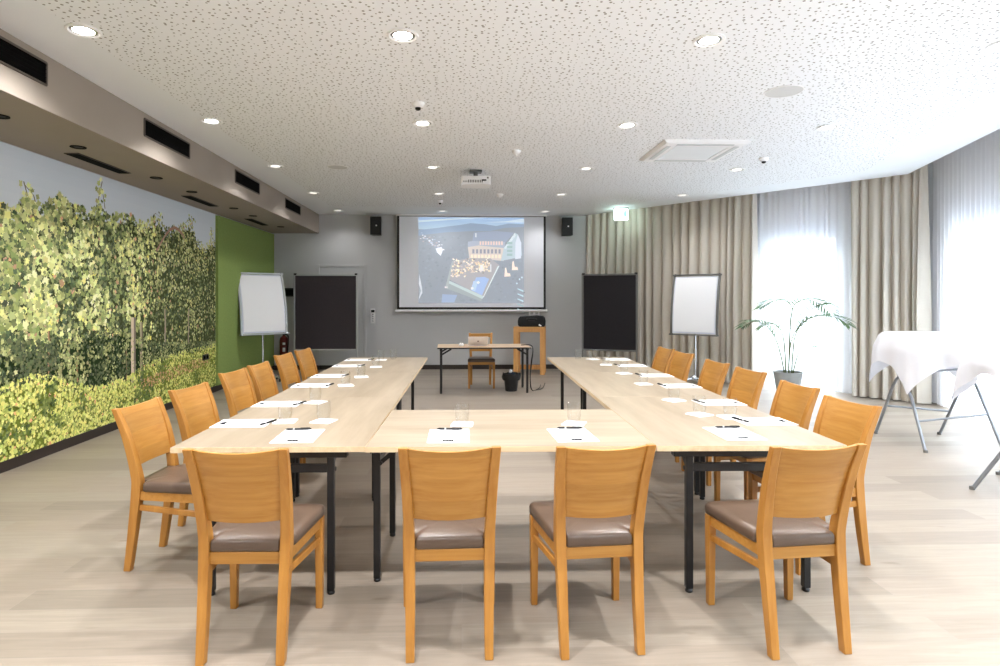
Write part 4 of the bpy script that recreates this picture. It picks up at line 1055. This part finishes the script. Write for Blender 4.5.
# ------------------------------------------------------------------ covered standing tables
def standing_table(loc,rz,lab,clab,seed,th0,half):
    t=thing('standing_table',lab,'standing table',loc,rz,'folding standing tables')
    H=1.09; R=.44
    b=MB(); b.lathe([(0,H-.028),(R-.01,H-.028),(R,H-.02),(R,H-.004),(R-.006,H),(0,H)],40); b.build('tabletop',M['white_plastic'],t)
    legs=[((-.29,.45,0),(-.33,.12,.60),(-.30,-.05,.78),(-.24,-.26,H-.05)),((-.37,-.34,0),(-.325,-.10,.48),(-.30,.06,.70),(-.27,.26,H-.05)),
          ((.35,.38,0),(.325,.10,.50),(.31,-.05,.76),(.27,-.26,H-.05)),((.28,-.47,0),(.30,-.12,.62),(.31,.03,.78),(.24,.26,H-.05))]
    for L in legs:
        b=MB(); P=[Vector(p) for p in L]; path=[P[0],P[0].lerp(P[1],.5),P[0].lerp(P[1],.92),P[1].lerp(P[2],.12),P[2],P[3]]
        b.tube(path,.0145,10); l=b.build('leg',M['grey_metal'],t)
        b=MB(); b.lathe([(0,0),(.019,0),(.019,.025),(0,.03)],12,(P[0].x,P[0].y,0)); b.build('foot_cap',M['alu_dark'],l)
    for a,c in ((0,2),(1,3)):
        p=Vector(legs[a][0]).lerp(Vector(legs[a][1]),.55); q=Vector(legs[c][0]).lerp(Vector(legs[c][1]),.55)
        b=MB(); b.tube([p,q],.010,10); b.build('crossbar',M['grey_metal'],t)
    b=MB(); b.tube([(-.30,.0,.70),(.31,0,.74)],.011,10); b.build('hinge_rod',M['grey_metal'],t)
    # tablecloth: a square of linen
    r=random.Random(seed); n=144; b=MB(); rings=[0,.12,.25,.36,.425,.448]; nd=12
    def ext(a):
        a=a-th0; return half/max(abs(math.cos(a)),abs(math.sin(a)))
    for k in rings:
        for j in range(n): a=2*PI*j/n; b.v.append((k*math.cos(a),k*math.sin(a),H+.003-(.004 if k>.44 else 0)))
    for i in range(1,nd+1):
        for j in range(n):
            a=2*PI*j/n; e=ext(a); d=(e-.455)*i/nd
            cor=max(0,(e-half)/(half*.414)); q=d/.5
            rad=.455+.012+.05*min(1,d/.15)*(1-.4*q)+cor*.10*min(1,q)+min(1,d/.25)*(.030*math.sin(8*(a-th0)+.6)+.016*math.sin(13*a+seed))
            b.v.append((rad*math.cos(a),rad*math.sin(a),H-.002-d*.985))
    nr=len(rings)+nd
    for i in range(nr-1):
        for j in range(n): b.f.append([i*n+j,i*n+(j+1)%n,(i+1)*n+(j+1)%n,(i+1)*n+j]); b.m.append(0)
    o=b.build('tablecloth',cl_m,loc=loc,rot=(0,0,rz),fix=False); o.data.set_sharp_from_angle(angle=PI)
    tag(o,clab,'tablecloth','white tablecloths on the standing tables')
cl_m=cloth('white_linen',(228,228,233),.2,0)
standing_table((4.70,5.80,0),0,'folding standing table with bent grey legs under a white cloth, near the window corner','white tablecloth with pointed corners on the farther standing table',1,1.309,.72)
standing_table((4.36,4.24,0),math.radians(40),'folding grey-legged standing table cut by the right photo edge','white tablecloth on the standing table at the right photo edge',5,math.radians(48),.66)

# ------------------------------------------------------------------ light
w=bpy.data.worlds.new('sky'); S.world=w; w.use_nodes=True
bg=w.node_tree.nodes['Background']; bg.inputs[1].default_value=33.0
wn=w.node_tree.nodes; wl=w.node_tree.links
wt=wn.new('ShaderNodeTexCoord'); wsp=wn.new('ShaderNodeSeparateXYZ'); wl.new(wt.outputs['Generated'],wsp.inputs[0])
wm=wn.new('ShaderNodeMapRange'); wm.inputs[1].default_value=-1; wm.inputs[2].default_value=1; wl.new(wsp.outputs[2],wm.inputs[0])
wr=wn.new('ShaderNodeValToRGB'); cr=wr.color_ramp; cr.interpolation='EASE'
def skyc(k): return (.82*k,.92*k,1.0*k,1)
cr.elements[0].position=.18; cr.elements[0].color=skyc(.33); cr.elements[1].position=.82; cr.elements[1].color=skyc(1.0)
for p_,k_ in ((.40,.062),(.60,.062)): e_=cr.elements.new(p_); e_.color=skyc(k_)
wl.new(wm.outputs[0],wr.inputs[0]); wl.new(wr.outputs[0],bg.inputs[0])
def portal(p,q,nrm):
    p=Vector(p);q=Vector(q);n=Vector((nrm[0],nrm[1],0)); L=(q-p).length
    d=bpy.data.lights.new('daylight_portal','AREA'); d.shape='RECTANGLE'; d.size=L; d.size_y=WH; d.cycles.is_portal=True
    o=bpy.data.objects.new('daylight_portal',d); C.objects.link(o); m=(p+q)/2
    o.location=(m.x+n.x*.22,m.y+n.y*.22,WH/2); o.rotation_euler=(-n).to_track_quat('-Z','Z').to_euler()
portal(A(W1[0],WO),A(W1[1],WO),nA)
for a0,a1 in WB: portal(B(a0,WO),B(a1,WO),nB)
for a0,a1 in WS: portal((XR,a0),(XR,a1),(1,0))
for a0,a1 in FW: portal((a1,YF),(a0,YF),(0,-1))

# ------------------------------------------------------------------ camera
cd=bpy.data.cameras.new('camera'); cam=bpy.data.objects.new('camera',cd); C.objects.link(cam)
cd.sensor_width=36; cd.sensor_fit='HORIZONTAL'; cd.lens=600*36/1000; cd.shift_x=(500-483)/1000; cd.shift_y=-(333-298)/1000
cd.clip_start=.05; cd.clip_end=200
cam.location=(0,0,1.445); cam.rotation_euler=(PI/2,0,-.0349); S.camera=cam
vs=S.view_settings; vs.view_transform='Standard'; vs.look='None'; vs.gamma=1; vs.exposure=0.66; vs.use_curve_mapping=False
S.display_settings.display_device='sRGB'
cy=S.cycles; cy.use_denoising=True; cy.max_bounces=10; cy.diffuse_bounces=6; cy.glossy_bounces=4; cy.transparent_max_bounces=16; cy.sample_clamp_indirect=8; cy.caustics_reflective=False; cy.caustics_refractive=False
